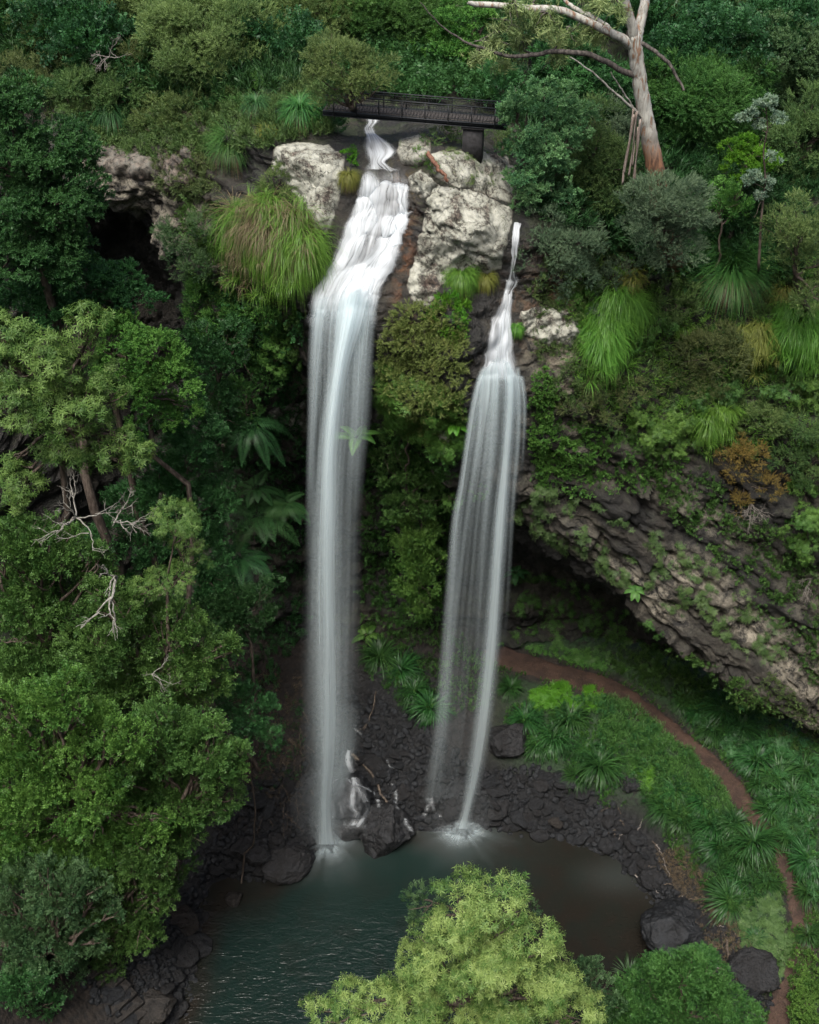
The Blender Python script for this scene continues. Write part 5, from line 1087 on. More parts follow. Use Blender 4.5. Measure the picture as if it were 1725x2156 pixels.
C(U, 'vivid moss and young leaves on the top of the spur under the tussock', [(905, 640), (975, 625), (985, 680), (960, 740), (925, 700)], 700, 'small', 'vivid', .6, .2, seed=61, lift=.25)
C(U, 'hanging lime ferns along the lower rim of the spur between the falls', [(800, 800), (880, 880), (960, 850), (985, 900), (950, 960), (900, 930), (830, 890), (800, 850)], 420, 'fern', 'fresh', 1.0, .25, seed=62, lift=.3, hang=.8)

C(U, 'mixed low plants rising out of the grass between path and pool', [(1090, 1490), (1300, 1470), (1440, 1580), (1560, 1740), (1480, 1760), (1360, 1700), (1180, 1600)], 1500, 'small', 'dark', 1.05, .75, seed=71, lift=.22)
C(U, 'ferny low plants among the strappy clumps on the uphill slope', [(1420, 1450), (1600, 1490), (1725, 1580), (1725, 1900), (1690, 1860), (1620, 1690), (1480, 1540)], 500, 'fern', 'dark', 1.0, .7, seed=72, lift=.2)
C(U, 'dark shrubby plants among the strappy clumps by the pool', [(1420, 1680), (1540, 1730), (1640, 1850), (1580, 1930), (1500, 1870)], 900, 'broad', 'dark', .8, .65, seed=73, lift=.22)
# ================================================================ waterfalls
def fall_material(name, fu=16.0, fv=.16, lo=.30, hi=.72, white=(.80, .87, .90), gain=1.0, lean=.0):
    """silky falling water: threads run along v (metres down the fall), u is across (metres)"""
    m, nt, out = mat(name); nb = NB(nt); uvn = nb.n('UVMap', uv_map='UVMap'); UV = uvn.outputs[0]
    def threads(a, b, w, d=4):
        mp = nb.n('Mapping', i_Scale=(a, b, 1)); nb.link(UV, mp.inputs[0])
        ad = nb.n('VectorMath', operation='ADD'); nb.link(mp.outputs[0], ad.inputs[0]); ad.inputs[1].default_value = (w, w*2.3, w)
        return nb.noise(ad.outputs[0], 1.0, d, .6, .15)
    t1 = threads(fu*.22, fv*.6, 1.0, 3); t2 = threads(fu, fv, 4.0, 5)
    s = nb.math('ADD', nb.math('MULTIPLY', t1, .55), nb.math('MULTIPLY', t2, .45))
    s = nb.ramp(s, lo, hi, .16, 1.0)
    al = nb.math('MULTIPLY', nb.math('MULTIPLY', s, nb.attr('dens')), gain, True)
    # spray scatters light from every side: its shading normal leans to the sky
    geo = nb.n('NewGeometry'); va = nb.n('VectorMath', operation='MULTIPLY_ADD'); nb.link(geo.outputs['Normal'], va.inputs[0]); va.inputs[1].default_value = (1, 1, 1); va.inputs[2].default_value = (0, -.4*lean, lean)
    vn = nb.n('VectorMath', operation='NORMALIZE'); nb.link(va.outputs[0], vn.inputs[0])
    df = nb.n('BsdfDiffuse'); nb.link(vn.outputs[0], df.inputs['Normal']); df.inputs[0].default_value = (*white, 1)
    tl = nb.n('BsdfTranslucent'); tl.inputs[0].default_value = (*white, 1)
    mx = nb.n('MixShader', i_0=.45); nb.link(df.outputs[0], mx.inputs[1]); nb.link(tl.outputs[0], mx.inputs[2])
    tp = nb.n('BsdfTransparent'); m2 = nb.n('MixShader'); nb.link(al, m2.inputs[0]); nb.link(tp.outputs[0], m2.inputs[1]); nb.link(mx.outputs[0], m2.inputs[2])
    nb.link(m2.outputs[0], out.inputs[0]); return m
FALLM = fall_material('falling_water', 5.0, .05, .22, .80, (.58, .685, .715), .97, .3)
VEILM = fall_material('thin_falling_water', 6.0, .03, .32, .74, (.58, .685, .715), .9, .25)
CASCM = fall_material('white_water', 6.0, .45, .36, .60, (.73, .78, .81), 1.2)
class Sheets:
    def __init__(s): s.V, s.Q, s.D, s.UV, s.n = [], [], [], [], 0
    def add(s, G, D, UV):
        nu, nv = G.shape[:2]; s.V.append(G.reshape(-1, 3)); s.Q.append(grid_quads(nu, nv)+s.n); s.D.append(D.ravel()); s.UV.append(UV.reshape(-1, 2)); s.n += nu*nv
    def data(s, name, m, o): return mesh_data(name, np.concatenate(s.V)-o, np.concatenate(s.Q), None, m, dict(dens=np.concatenate(s.D)), uv=np.concatenate(s.UV), shade=True)
def solve_y(px, py, lip, base):
    """depth of the falling water seen at a picture height: a parabola from the lip to the pool"""
    y = lip[1]
    for k in range(12):
        z = at_y(px, py, y)[2]; t = np.clip((lip[2]-z)/lip[2], 0, 1); y = lip[1]+(base[1]-lip[1])*math.sqrt(t)
    return y
def curtain(S_, rows, lip, base, nv=90, nu=25, soft=.35, bulge=.25, off=0.0, seed=0.0, power=1.0, arc=0.0, tin=.05):
    """rows: (py, px left, px right, density)"""
    R = interp_rows(np.array(rows, float), nv); R[:, 3] = np.clip(R[:, 3], 0, 3); us = np.linspace(0, 1, nu); Gd = np.zeros((nv, nu, 3)); D = np.zeros((nv, nu)); UV = np.zeros((nv, nu, 2)); vl = 0; pc = None
    wm = np.mean([(r[2]-r[1]) for r in R])*.03
    for i, (py, a, b, de) in enumerate(R):
        for j, u in enumerate(us):
            px = a+(b-a)*u; pq = py+arc*(2*u-1)**2*max(0, 1-i/(nv*.35)); y = solve_y(px, pq, lip, base)+off-bulge*math.sin(PI*u); Gd[i, j] = at_y(px, pq, y)
        c = Gd[i, nu//2]; vl += 0 if pc is None else np.linalg.norm(c-pc); pc = c
        e = np.minimum(1, us/soft)*np.minimum(1, (1-us)/soft); D[i] = de*(e*e*(3-2*e))**power*min(1, i/(nv*tin))
        UV[i, :, 0] = us*wm+seed; UV[i, :, 1] = vl+seed*3
    S_.add(Gd, D, UV)
def on_rock(S_, rows, nv=70, nu=30, lift=.14, soft=.18, rag=.0, seed=0.0, lump=.10):
    """water sliding over the rock: follows the terrain under the picture rows"""
    R = interp_rows(np.array(rows, float), nv); us = np.linspace(0, 1, nu); Gd = np.zeros((nv, nu, 3)); D = np.zeros((nv, nu)); UV = np.zeros((nv, nu, 2)); vl = 0; pc = None
    wm = np.mean([(r[2]-r[1]) for r in R])*.03
    for i, (py, a, b, de) in enumerate(R):
        for j, u in enumerate(us):
            h = hit(a+(b-a)*u, py); Gd[i, j] = h[0]+h[1]*lift
        c = Gd[i, nu//2]; vl += 0 if pc is None else min(np.linalg.norm(c-pc), .6); pc = c
        e = np.minimum(1, us/soft)*np.minimum(1, (1-us)/soft); D[i] = de*e*e*(3-2*e)
        UV[i, :, 0] = us*wm+seed; UV[i, :, 1] = vl+seed*3
    for k in range(3): Gd[1:-1, 1:-1] = (Gd[1:-1, 1:-1]*2+Gd[:-2, 1:-1]+Gd[2:, 1:-1]+Gd[1:-1, :-2]+Gd[1:-1, 2:])/6
    nn = grid_normals(Gd); nn *= np.sign((nn*np.array([0, -.5, .8])).sum(-1, keepdims=True)); q = Gd.reshape(-1, 3)
    Gd = Gd+nn*(lump*(1+fbm(q*np.array([2.2, 1.2, 1.2])+seed, 4))+.04).reshape(nv, nu, 1)
    S_.add(Gd, D, UV)

LIP_L = at_z(715, 655, 35.0); LIP_R = at_z(1050, 785, 31.7)
LIP_L[1] = 47.2; LIP_R[1] = 46.9
# ---- the wide one
root = thing('waterfall', 'wide tall waterfall pouring from the white cascade under the footbridge', 'waterfall', BASE_L); o = BASE_L
c = Sheets()
on_rock(c, [(246, 762, 805, .7), (262, 772, 800, .8), (275, 765, 790, .5), (290, 768, 800, .9), (310, 765, 828, .8), (328, 768, 838, 1.1), (345, 775, 815, .75), (360, 765, 850, .7)], 40, 16, .06, .25, seed=2.0, lump=.03)
on_rock(c, [(352, 768, 855, .0), (378, 758, 862, .2), (395, 752, 866, .5), (430, 742, 868, .55), (460, 733, 866, .62), (490, 722, 856, .7), (530, 705, 845, .72), (570, 682, 828, .7), (610, 662, 810, .7), (640, 655, 800, .65), (672, 650, 795, .45), (690, 650, 793, .0)], 90, 36, .10, .12, seed=1.0)
on_rock(c, [(430, 815, 866, .0), (455, 812, 868, .8), (490, 795, 862, 1.1), (530, 770, 846, 1.2), (580, 725, 822, 1.25), (630, 700, 795, 1.25), (672, 693, 780, .9), (695, 690, 776, 0)], 60, 24, .22, .35, seed=4.0)
on_rock(c, [(368, 760, 790, .0), (390, 757, 800, .7), (430, 745, 806, 1.0), (480, 728, 795, 1.0), (540, 700, 765, .9), (600, 672, 730, .55), (650, 655, 705, .75), (680, 650, 700, .0)], 60, 24, .20, .35, seed=6.0)
on_rock(c, [(385, 838, 860, .0), (410, 838, 864, .9), (450, 832, 868, 1.0), (490, 810, 860, .8)], 30, 10, .16, .3, seed=8.0)
obj('cascade', c.data('cascade', CASCM, o), root)
s = Sheets()
main = [(590, 712, 805, .8), (625, 702, 796, 1.5), (680, 694, 782, 1.7), (740, 689, 760, 1.6), (800, 682, 744, 1.4), (880, 670, 733, 1.2), (960, 660, 729, 1.0), (1060, 652, 731, .9), (1200, 643, 736, .8), (1350, 640, 742, .74), (1500, 640, 742, .68), (1600, 645, 734, .64), (1680, 648, 722, .66), (1740, 648, 722, .8), (1778, 640, 735, .9)]
curtain(s, main, LIP_L, BASE_L, off=-.15, soft=.5, seed=11, bulge=.5, tin=.06)
core = [(a, l+(r-l)*.22, r-(r-l)*.30, d*.8) for a, l, r, d in main]; curtain(s, core, LIP_L, BASE_L, off=-.55, soft=.5, seed=17, bulge=.4, tin=.08)
vl_ = Sheets()
curtain(vl_, [(612, 662, 806, .4), (640, 655, 800, .6), (680, 650, 793, .62), (740, 646, 790, .55), (820, 645, 787, .48), (900, 644, 782, .40), (980, 643, 772, .34), (1100, 642, 765, .24), (1250, 636, 764, .2), (1400, 630, 762, .18), (1520, 628, 758, .16), (1640, 632, 740, .14), (1740, 640, 735, .2)], LIP_L, BASE_L, off=-.05, soft=.22, seed=23, bulge=.4, tin=.05)
curtain(s, [(620, 658, 700, .8), (680, 650, 692, .8), (760, 646, 684, .65), (860, 645, 676, .5), (960, 643, 668, .36), (1100, 640, 668, .15), (1200, 640, 668, .0)], LIP_L, BASE_L, off=-.1, soft=.4, seed=29, bulge=.2)
curtain(vl_, [(620, 755, 802, .7), (700, 745, 792, .7), (780, 735, 788, .55), (860, 728, 785, .38), (940, 730, 778, .22), (1020, 738, 770, .08), (1090, 740, 765, .0)], LIP_L, BASE_L, off=.0, soft=.4, seed=31, bulge=.25)
curtain(s, [(1480, 690, 770, .1), (1540, 690, 765, .3), (1600, 695, 755, .5), (1640, 690, 742, .5), (1680, 690, 725, .1)], LIP_L, BASE_L, off=-.1, soft=.5, seed=33)
obj('curtain', s.data('curtain', FALLM, o), root); obj('veil', vl_.data('veil', VEILM, o), root)
# ---- the narrow one
root2 = thing('waterfall', 'narrow waterfall fanning from a rounded lip into two long strands', 'waterfall', BASE_R); o2 = BASE_R
c = Sheets()
on_rock(c, [(472, 1080, 1092, .6), (490, 1076, 1096, .9), (515, 1073, 1090, .9), (545, 1074, 1086, .9), (572, 1073, 1083, 1.0), (592, 1062, 1092, 1.2), (610, 1060, 1080, .9), (640, 1048, 1076, .8), (670, 1034, 1076, .9), (700, 1024, 1076, .85), (740, 1016, 1080, .85), (765, 1010, 1086, 1.0), (785, 1005, 1096, .7), (800, 1002, 1098, .0)], 80, 22, .08, .2, seed=3.0, lump=.05)
on_rock(c, [(620, 1058, 1074, .7), (680, 1046, 1072, .9), (740, 1036, 1075, .9), (785, 1030, 1082, .5), (798, 1030, 1082, 0)], 40, 12, .16, .3, seed=9.0, lump=.05)
obj('cascade', c.data('cascade', CASCM, o2), root2)
s = Sheets(); vl_ = Sheets()
curtain(vl_, [(752, 1016, 1086, .6), (775, 1005, 1098, .9), (820, 998, 1107, .75), (880, 988, 1108, .5), (950, 978, 1103, .36), (1020, 968, 1096, .22), (1100, 957, 1086, .16), (1250, 945, 1064, .13), (1400, 932, 1048, .11), (1550, 918, 1030, .09), (1680, 905, 1010, .06)], LIP_R, BASE_R, off=-.3, soft=.14, seed=41, bulge=.9, arc=42, tin=.04)
curtain(s, [(755, 1050, 1078, .7), (785, 1056, 1088, .9), (830, 1058, 1090, .85), (900, 1054, 1086, .9), (980, 1048, 1080, .9), (1080, 1034, 1076, .88), (1200, 1023, 1069, .82), (1350, 1010, 1060, .76), (1500, 993, 1046, .68), (1620, 977, 1026, .64), (1700, 968, 1002, .75), (1745, 952, 995, .95)], LIP_R, BASE_R, off=-.9, soft=.5, seed=43, bulge=.3, tin=.04)
curtain(s, [(770, 1014, 1036, .7), (800, 1000, 1024, .9), (860, 986, 1012, .8), (940, 974, 1000, .7), (1020, 962, 990, .65), (1100, 946, 982, .66), (1250, 933, 973, .56), (1400, 920, 963, .47), (1520, 907, 955, .38), (1620, 893, 943, .28), (1690, 882, 936, .2)], LIP_R, BASE_R, off=-.5, soft=.5, seed=47, bulge=.2, tin=.04)
curtain(s, [(758, 1028, 1060, .7), (860, 1022, 1054, .55), (960, 1016, 1048, .4), (1080, 1008, 1040, .25), (1250, 996, 1028, .15), (1400, 990, 1020, .08)], LIP_R, BASE_R, off=-.8, soft=.5, seed=53, bulge=.2)
curtain(s, [(790, 1086, 1106, .8), (840, 1096, 1112, .65), (900, 1098, 1111, .4), (950, 1096, 1108, .2), (1000, 1093, 1105, .0)], LIP_R, BASE_R, off=-.05, soft=.5, seed=59, bulge=.1)
for (x0, x1, x2, x3, w0, d0, sd_0) in [(1018, 1000, 978, 955, 16, .55, 61), (1042, 1034, 1015, 1000, 18, .5, 63), (1084, 1084, 1072, 1062, 14, .6, 67), (1030, 1018, 1000, 985, 12, .45, 71)]:
    curtain(s, [(770, x0, x0+w0, d0), (830, x0*.4+x1*.6, x0*.4+x1*.6+w0, d0), (930, x1, x1+w0, d0*.7), (1080, x2, x2+w0, d0*.4), (1260, x3, x3+w0, d0*.16), (1400, x3-12, x3-12+w0, 0)], LIP_R, BASE_R, off=-.45, soft=.5, seed=sd_0, bulge=.1, tin=.06)
obj('curtain', s.data('curtain', FALLM, o2), root2); obj('veil', vl_.data('veil', VEILM, o2), root2)

# ---- where they land: fans of flung spray and foam rings on the water
def splash(root, base, n, reach, seed, up=1.2, ell=1.0, dirs=None):
    rng = np.random.default_rng(seed); V, Q, D, UV, k = [], [], [], [], 0
    for i in range(n):
        a = rng.uniform(0, 2*PI); R = reach*rng.uniform(.25, 1.0)**1.2; hgt = up*rng.uniform(.1, 1.0)*(.6 if R > .6*reach else 1); s0 = rng.normal(size=2)*.28
        d_ = np.array([math.cos(a), math.sin(a)*ell, 0]); sd = np.array([-d_[1], d_[0], 0]); w_ = rng.uniform(.04, .13); t = np.linspace(0, 1, 9)
        p = np.array([s0[0], s0[1], .05])+d_*R*t[:, None]+np.array([0, 0, 1])*(4*hgt*t*(1-t))[:, None]*.7
        de = rng.uniform(.05, .22)*(1-t)**1.1
        V.append(np.stack([p-sd*w_, p+sd*w_*(1)], 1).reshape(-1, 3)); V[-1][:, 2] = np.maximum(V[-1][:, 2], .02)
        D.append(np.repeat(de, 2)); UV.append(np.stack([np.full(18, i*.37)+np.tile([0, .1], 9), np.repeat(t*R, 2)], 1))
        j = np.arange(8)*2+k; Q.append(np.stack([j, j+1, j+3, j+2], 1)); k += 18
    obj('spray', mesh_data('spray', np.concatenate(V), np.concatenate(Q), None, FALLM, dict(dens=np.concatenate(D)), uv=np.concatenate(UV), shade=True), root)
    nr, na = 14, 120; rr = np.linspace(.02, 1, nr)[:, None]; aa = np.linspace(0, 2*PI, na)[None, :]
    lim = reach*1.9*(1+.5*fbm(np.stack([np.cos(aa[0])*4, np.sin(aa[0])*4, np.full(na, seed)], 1), 3))[None, :]
    X_ = rr*lim*np.cos(aa); Y_ = rr*lim*np.sin(aa)*ell; Z_ = .02+0*X_
    De = 1.7*np.maximum(0, 1-rr*1.9)**1.8+.15*(1-rr)**1.3+0*aa; uv = np.stack([aa*16+0*rr, rr*lim*.5], -1)
    obj('foam', mesh_data('foam', np.stack([X_, Y_, Z_], -1).reshape(-1, 3), grid_quads(nr, na), None, FALLM, dict(dens=De.ravel()), uv=uv.reshape(-1, 2), shade=True), root)
splash(root, BASE_L, 500, 1.7, 5, .9)
splash(root2, BASE_R, 500, 1.7, 6, .7)

# ---- white threads of water running over the wet boulders
def runnels(label, lines, seed, grp=None):
    S_ = Sheets(); rng = np.random.default_rng(seed); first = None
    for ln in lines:
        L_ = interp_rows(np.array(ln, float), 22); Gd = []; D = []; jit = np.cumsum(rng.normal(size=22))*.28
        for (px, py, wd, de) in L_:
            row = []
            for u in np.linspace(-1, 1, 9):
                d_ = Vector(ray(px+u*wd*1.9+jit[len(Gd)]*wd, py)).normalized(); best = None
                r = BVH2.ray_cast(Vector(O0), d_); h = np.array(r[0]); row.append(h-np.array(d_)*.10)
            Gd.append(row); D.append(.62*de*rng.uniform(.3, 1.25)*np.array([0, .12, .45, .85, 1, .85, .45, .12, 0]))
        Gd = np.array(Gd); Gd[1:-1] = (Gd[1:-1]*2+Gd[:-2]+Gd[2:])/4
        UV = np.stack([np.tile(np.linspace(0, .5, 9), (22, 1))+rng.uniform(0, 9), np.tile(np.linspace(0, 6, 22)[:, None], (1, 9))], -1)
        S_.add(Gd, np.array(D), UV)
    o_ = S_.V[0][0].copy(); ob = obj('stream', S_.data('stream', CASCM, o_), None, tuple(o_)); return tag(ob, label, 'stream', grp)
bv, bq, nb_ = [AV], [AQ], len(AV)
bpy.context.view_layer.update()
for ob in list(COL.objects):
    if ob.name.split('.')[0] in ('boulder', 'rock') and ob.type == 'MESH':
        v = np.empty(len(ob.data.vertices)*3, np.float32); ob.data.vertices.foreach_get('co', v); v = v.reshape(-1, 3)
        M = np.array(ob.matrix_world); v = v@M[:3, :3].T+M[:3, 3]
        q = np.empty(len(ob.data.loops), np.int32); ob.data.loops.foreach_get('vertex_index', q); bv.append(v); bq.append(q.reshape(-1, 4)+nb_); nb_ += len(v)
BVH2 = BVHTree.FromPolygons(np.concatenate(bv).tolist(), np.concatenate(bq).tolist())
runnels('white threads of water forking down the rocks beside the wide waterfall', [
 [(735, 1575, 3, .6), (730, 1600, 5, 1.0), (740, 1630, 7, 1.1), (752, 1655, 7, 1.1), (765, 1680, 6, 1.0), (775, 1700, 5, .9), (762, 1725, 5, .9), (752, 1742, 5, .9)],
 [(750, 1650, 4, .8), (775, 1662, 5, .9), (792, 1675, 4, .8), (800, 1700, 3, .6)],
 [(745, 1640, 4, .8), (742, 1670, 5, 1.0), (744, 1700, 5, 1.0), (752, 1715, 5, 1.0), (742, 1738, 7, 1.1)],
 [(712, 1640, 3, .7), (700, 1650, 3, .7), (690, 1665, 3, .6)],
 [(712, 1640, 3, .6), (730, 1640, 3, .8), (738, 1648, 3, .8)],
 [(700, 1690, 3, .5), (706, 1720, 4, .6), (702, 1755, 4, .6)],
 [(715, 1690, 2, .5), (722, 1712, 2, .5), (728, 1740, 2, .4)]], 1)
runnels('thin white threads of water on the rubble between the two falls', [
 [(745, 1530, 3, .4), (760, 1545, 3, .5), (775, 1560, 3, .4), (785, 1572, 2, .3)],
 [(825, 1650, 2, .5), (832, 1670, 3, .6), (828, 1690, 3, .6), (838, 1705, 2, .5)],
 [(815, 1600, 2, .3), (822, 1612, 2, .4), (830, 1618, 2, .3)],
 [(900, 1680, 3, .5), (898, 1705, 4, .5), (890, 1720, 4, .4)], [(908, 1680, 3, .5), (914, 1705, 4, .5), (925, 1720, 4, .4)]], 2)
runnels('small white spill of water behind the large angular boulder', [
 [(852, 1722, 3, .6), (860, 1735, 4, .8), (868, 1748, 4, .8), (880, 1752, 3, .6)]], 3)

# thin veils sliding over the rounded boulders under the wide fall
_lines = [[(722+dx, 1640+abs(dx)*.55, 5, .10), (722+dx*1.25, 1668+abs(dx)*.3, 5, .16), (722+dx*1.45, 1705, 5, .14), (722+dx*1.5, 1745, 5, .10)] for dx in (-24, -17, -10, -4, 2, 8, 14, 20, 26)]
_lines += [[(738+dx, 1712+abs(dx)*.3, 4, .1), (738+dx*1.2, 1735, 4, .14), (738+dx*1.35, 1762, 4, .1)] for dx in (-20, -10, 0, 10, 20)]
runnels('thin veil of water sliding over the rounded boulder under the wide fall', _lines, 7)
# hanging mist round the two landing places
def mist(label, c, rx, ry, rz, dens):
    me = boulder_mesh('mist', 900+int(rx*10), None, 1.0, 22, 0) if False else None
    th = np.linspace(0, PI, 20); ph = np.linspace(0, 2*PI, 32, endpoint=False); T, Pp = np.meshgrid(th, ph, indexing='ij')
    V = np.stack([rx*np.sin(T)*np.cos(Pp), ry*np.sin(T)*np.sin(Pp), rz*np.cos(T)], -1).reshape(-1, 3); i = np.arange(640).reshape(20, 32); j = np.roll(i, -1, 1)
    m, nt, out = mat('mist'); nb = NB(nt); pv = nb.n('VolumePrincipled'); pv.inputs['Density'].default_value = dens; pv.inputs['Color'].default_value = (.85, .93, .95, 1); nb.link(pv.outputs[0], out.inputs['Volume'])
    me = mesh_data('mist', V, np.stack([i[:-1], i[1:], j[1:], j[:-1]], -1).reshape(-1, 4), None, m, shade=True)
    tag(obj('mist', me, None, tuple(c)), label, None, None, 'stuff')
mist('fine spray hanging over the foot of the wide waterfall', BASE_L+np.array([.2, .6, 2.2]), 2.4, 2.0, 3.4, .03)
mist('fine spray hanging over the foot of the narrow waterfall', BASE_R+np.array([-.2, .5, 1.0]), 2.2, 1.8, 1.8, .03)
# ================================================================ footbridge
def simple(name, col, rough, spec=.4, sc=20, amt=.4):
    m, nt, out = mat(name); nb = NB(nt); tc = nb.n('TexCoord'); f = nb.noise(tc.outputs['Object'], sc, 5, .6)
    c = nb.mix(nb.ramp(f, .35, .65), tuple(v*(1-amt) for v in col), tuple(v*(1+amt) for v in col)); bsdf(nb, out, c, rough, spec, bump(nb, f, .3, .02)); return m
STEEL = simple('dark_steel', (.013, .015, .017), .5, .25); DECK = simple('weathered_deck', (.036, .032, .029), .85); CONC = simple('dark_concrete', (.018, .018, .019), .85, .3, 6)
def footbridge():
    zb = 41.85; A = at_z(685, 226, zb); B = at_z(1070, 257, zb); Lb = np.linalg.norm(B-A); ax = (B-A)/Lb; ang = math.atan2(ax[1], ax[0])
    R = np.array([[math.cos(ang), -math.sin(ang), 0], [math.sin(ang), math.cos(ang), 0], [0, 0, 1]]); mid = (A+B)/2; K_ = .62
    root = thing('footbridge', 'black steel footbridge with railings crossing the creek above the falls', 'footbridge', mid); root.rotation_euler = (0, 0, ang); W = .42
    mb = MB(); n = int(Lb/.15)
    for i in range(n): mb.box((-Lb/2+(i+.5)*Lb/n, 0, .02), (Lb/n*.44, W-.05, .02))
    obj('deck', mb.data('deck', DECK), root)
    for sgn in (-1, 1):
        mb = MB(); mb.box((0, sgn*W, -.06), (Lb/2, .035, .08)); mb.box((0, sgn*(W+.03), .032), (Lb/2, .06, .010)); mb.box((0, sgn*(W+.03), -.152), (Lb/2, .06, .010))
        for i in range(8): mb.box((-Lb/2+(i+.5)*Lb/8, sgn*(W+.042), -.05), (.04, .018, .085))
        obj('beam', mb.data('beam', STEEL), root)
        rail = obj('railing', None, root)
        mb = MB(); yo = sgn*(W-.03)
        mb.box((0, yo, .70), (Lb/2, .026, .02)); mb.box((0, yo, .60), (Lb/2, .012, .012)); mb.box((0, yo, .12), (Lb/2, .012, .012)); obj('handrail', mb.data('handrail', STEEL), rail)
        m = int(Lb/.12)
        mb = MB()
        for i in range(m): mb.box((-Lb/2+(i+.5)*Lb/m, yo, .36), (.005, .005, .235))
        obj('balusters', mb.data('balusters', STEEL), rail)
        for i in range(8):
            mb = MB(); mb.box((-Lb/2+(i+.5)*Lb/8, yo+sgn*.075, .29), (.022, .022, .41)); obj('post', mb.data('post', STEEL), rail)
    # concrete pier
    mb = MB(); px = ((at_z(985, 285, zb)-mid) @ ax); g = ground_under(mid+ax*px); h = max(.9, zb-.3-g[2]+.4)
    mb.box((px, -.1, -.2-h/2), (.42, .32, h/2)); mb.box((px, -.1, -.24), (.48, .38, .045)); o = obj('pier', mb.data('pier', CONC), root)
footbridge()

# ================================================================ the white barked eucalyptus
def gum_bark():
    m, nt, out = mat('gum_bark'); nb = NB(nt); tc = nb.n('TexCoord'); P = tc.outputs['Object']
    mp = nb.n('Mapping', i_Scale=(5, 5, .7)); nb.link(P, mp.inputs[0]); a = nb.noise(mp.outputs[0], 1.2, 6, .65, .6); b = nb.noise(P, 9, 5)
    c = nb.mix(nb.ramp(a, .42, .58), (.32, .32, .285), (.19, .185, .165)); c = nb.mix(nb.ramp(a, .54, .59), c, (.17, .10, .062)); c = nb.mix(nb.ramp(b, .6, .7, 0, .7), c, (.22, .20, .18))
    sx = nb.n('SeparateXYZ'); nb.link(P, sx.inputs[0]); rough_ = nb.math('ADD', sx.outputs[2], nb.math('MULTIPLY', a, 2.4))
    rb = nb.mix(nb.ramp(a, .4, .6), (.07, .04, .026), (.20, .10, .055)); c = nb.mix(nb.ramp(rough_, 5.2, 7.0, 1, 0), c, rb)
    bsdf(nb, out, c, .75, .3, bump(nb, a, .9, .06)); return m
GUM = gum_bark(); DARKLIMB = bark_mat('dark_limb', (.025, .022, .020), (.085, .075, .066)); STRIP = bark_mat('bark_strip', (.10, .075, .06), (.26, .22, .19), (20, 20, 1))
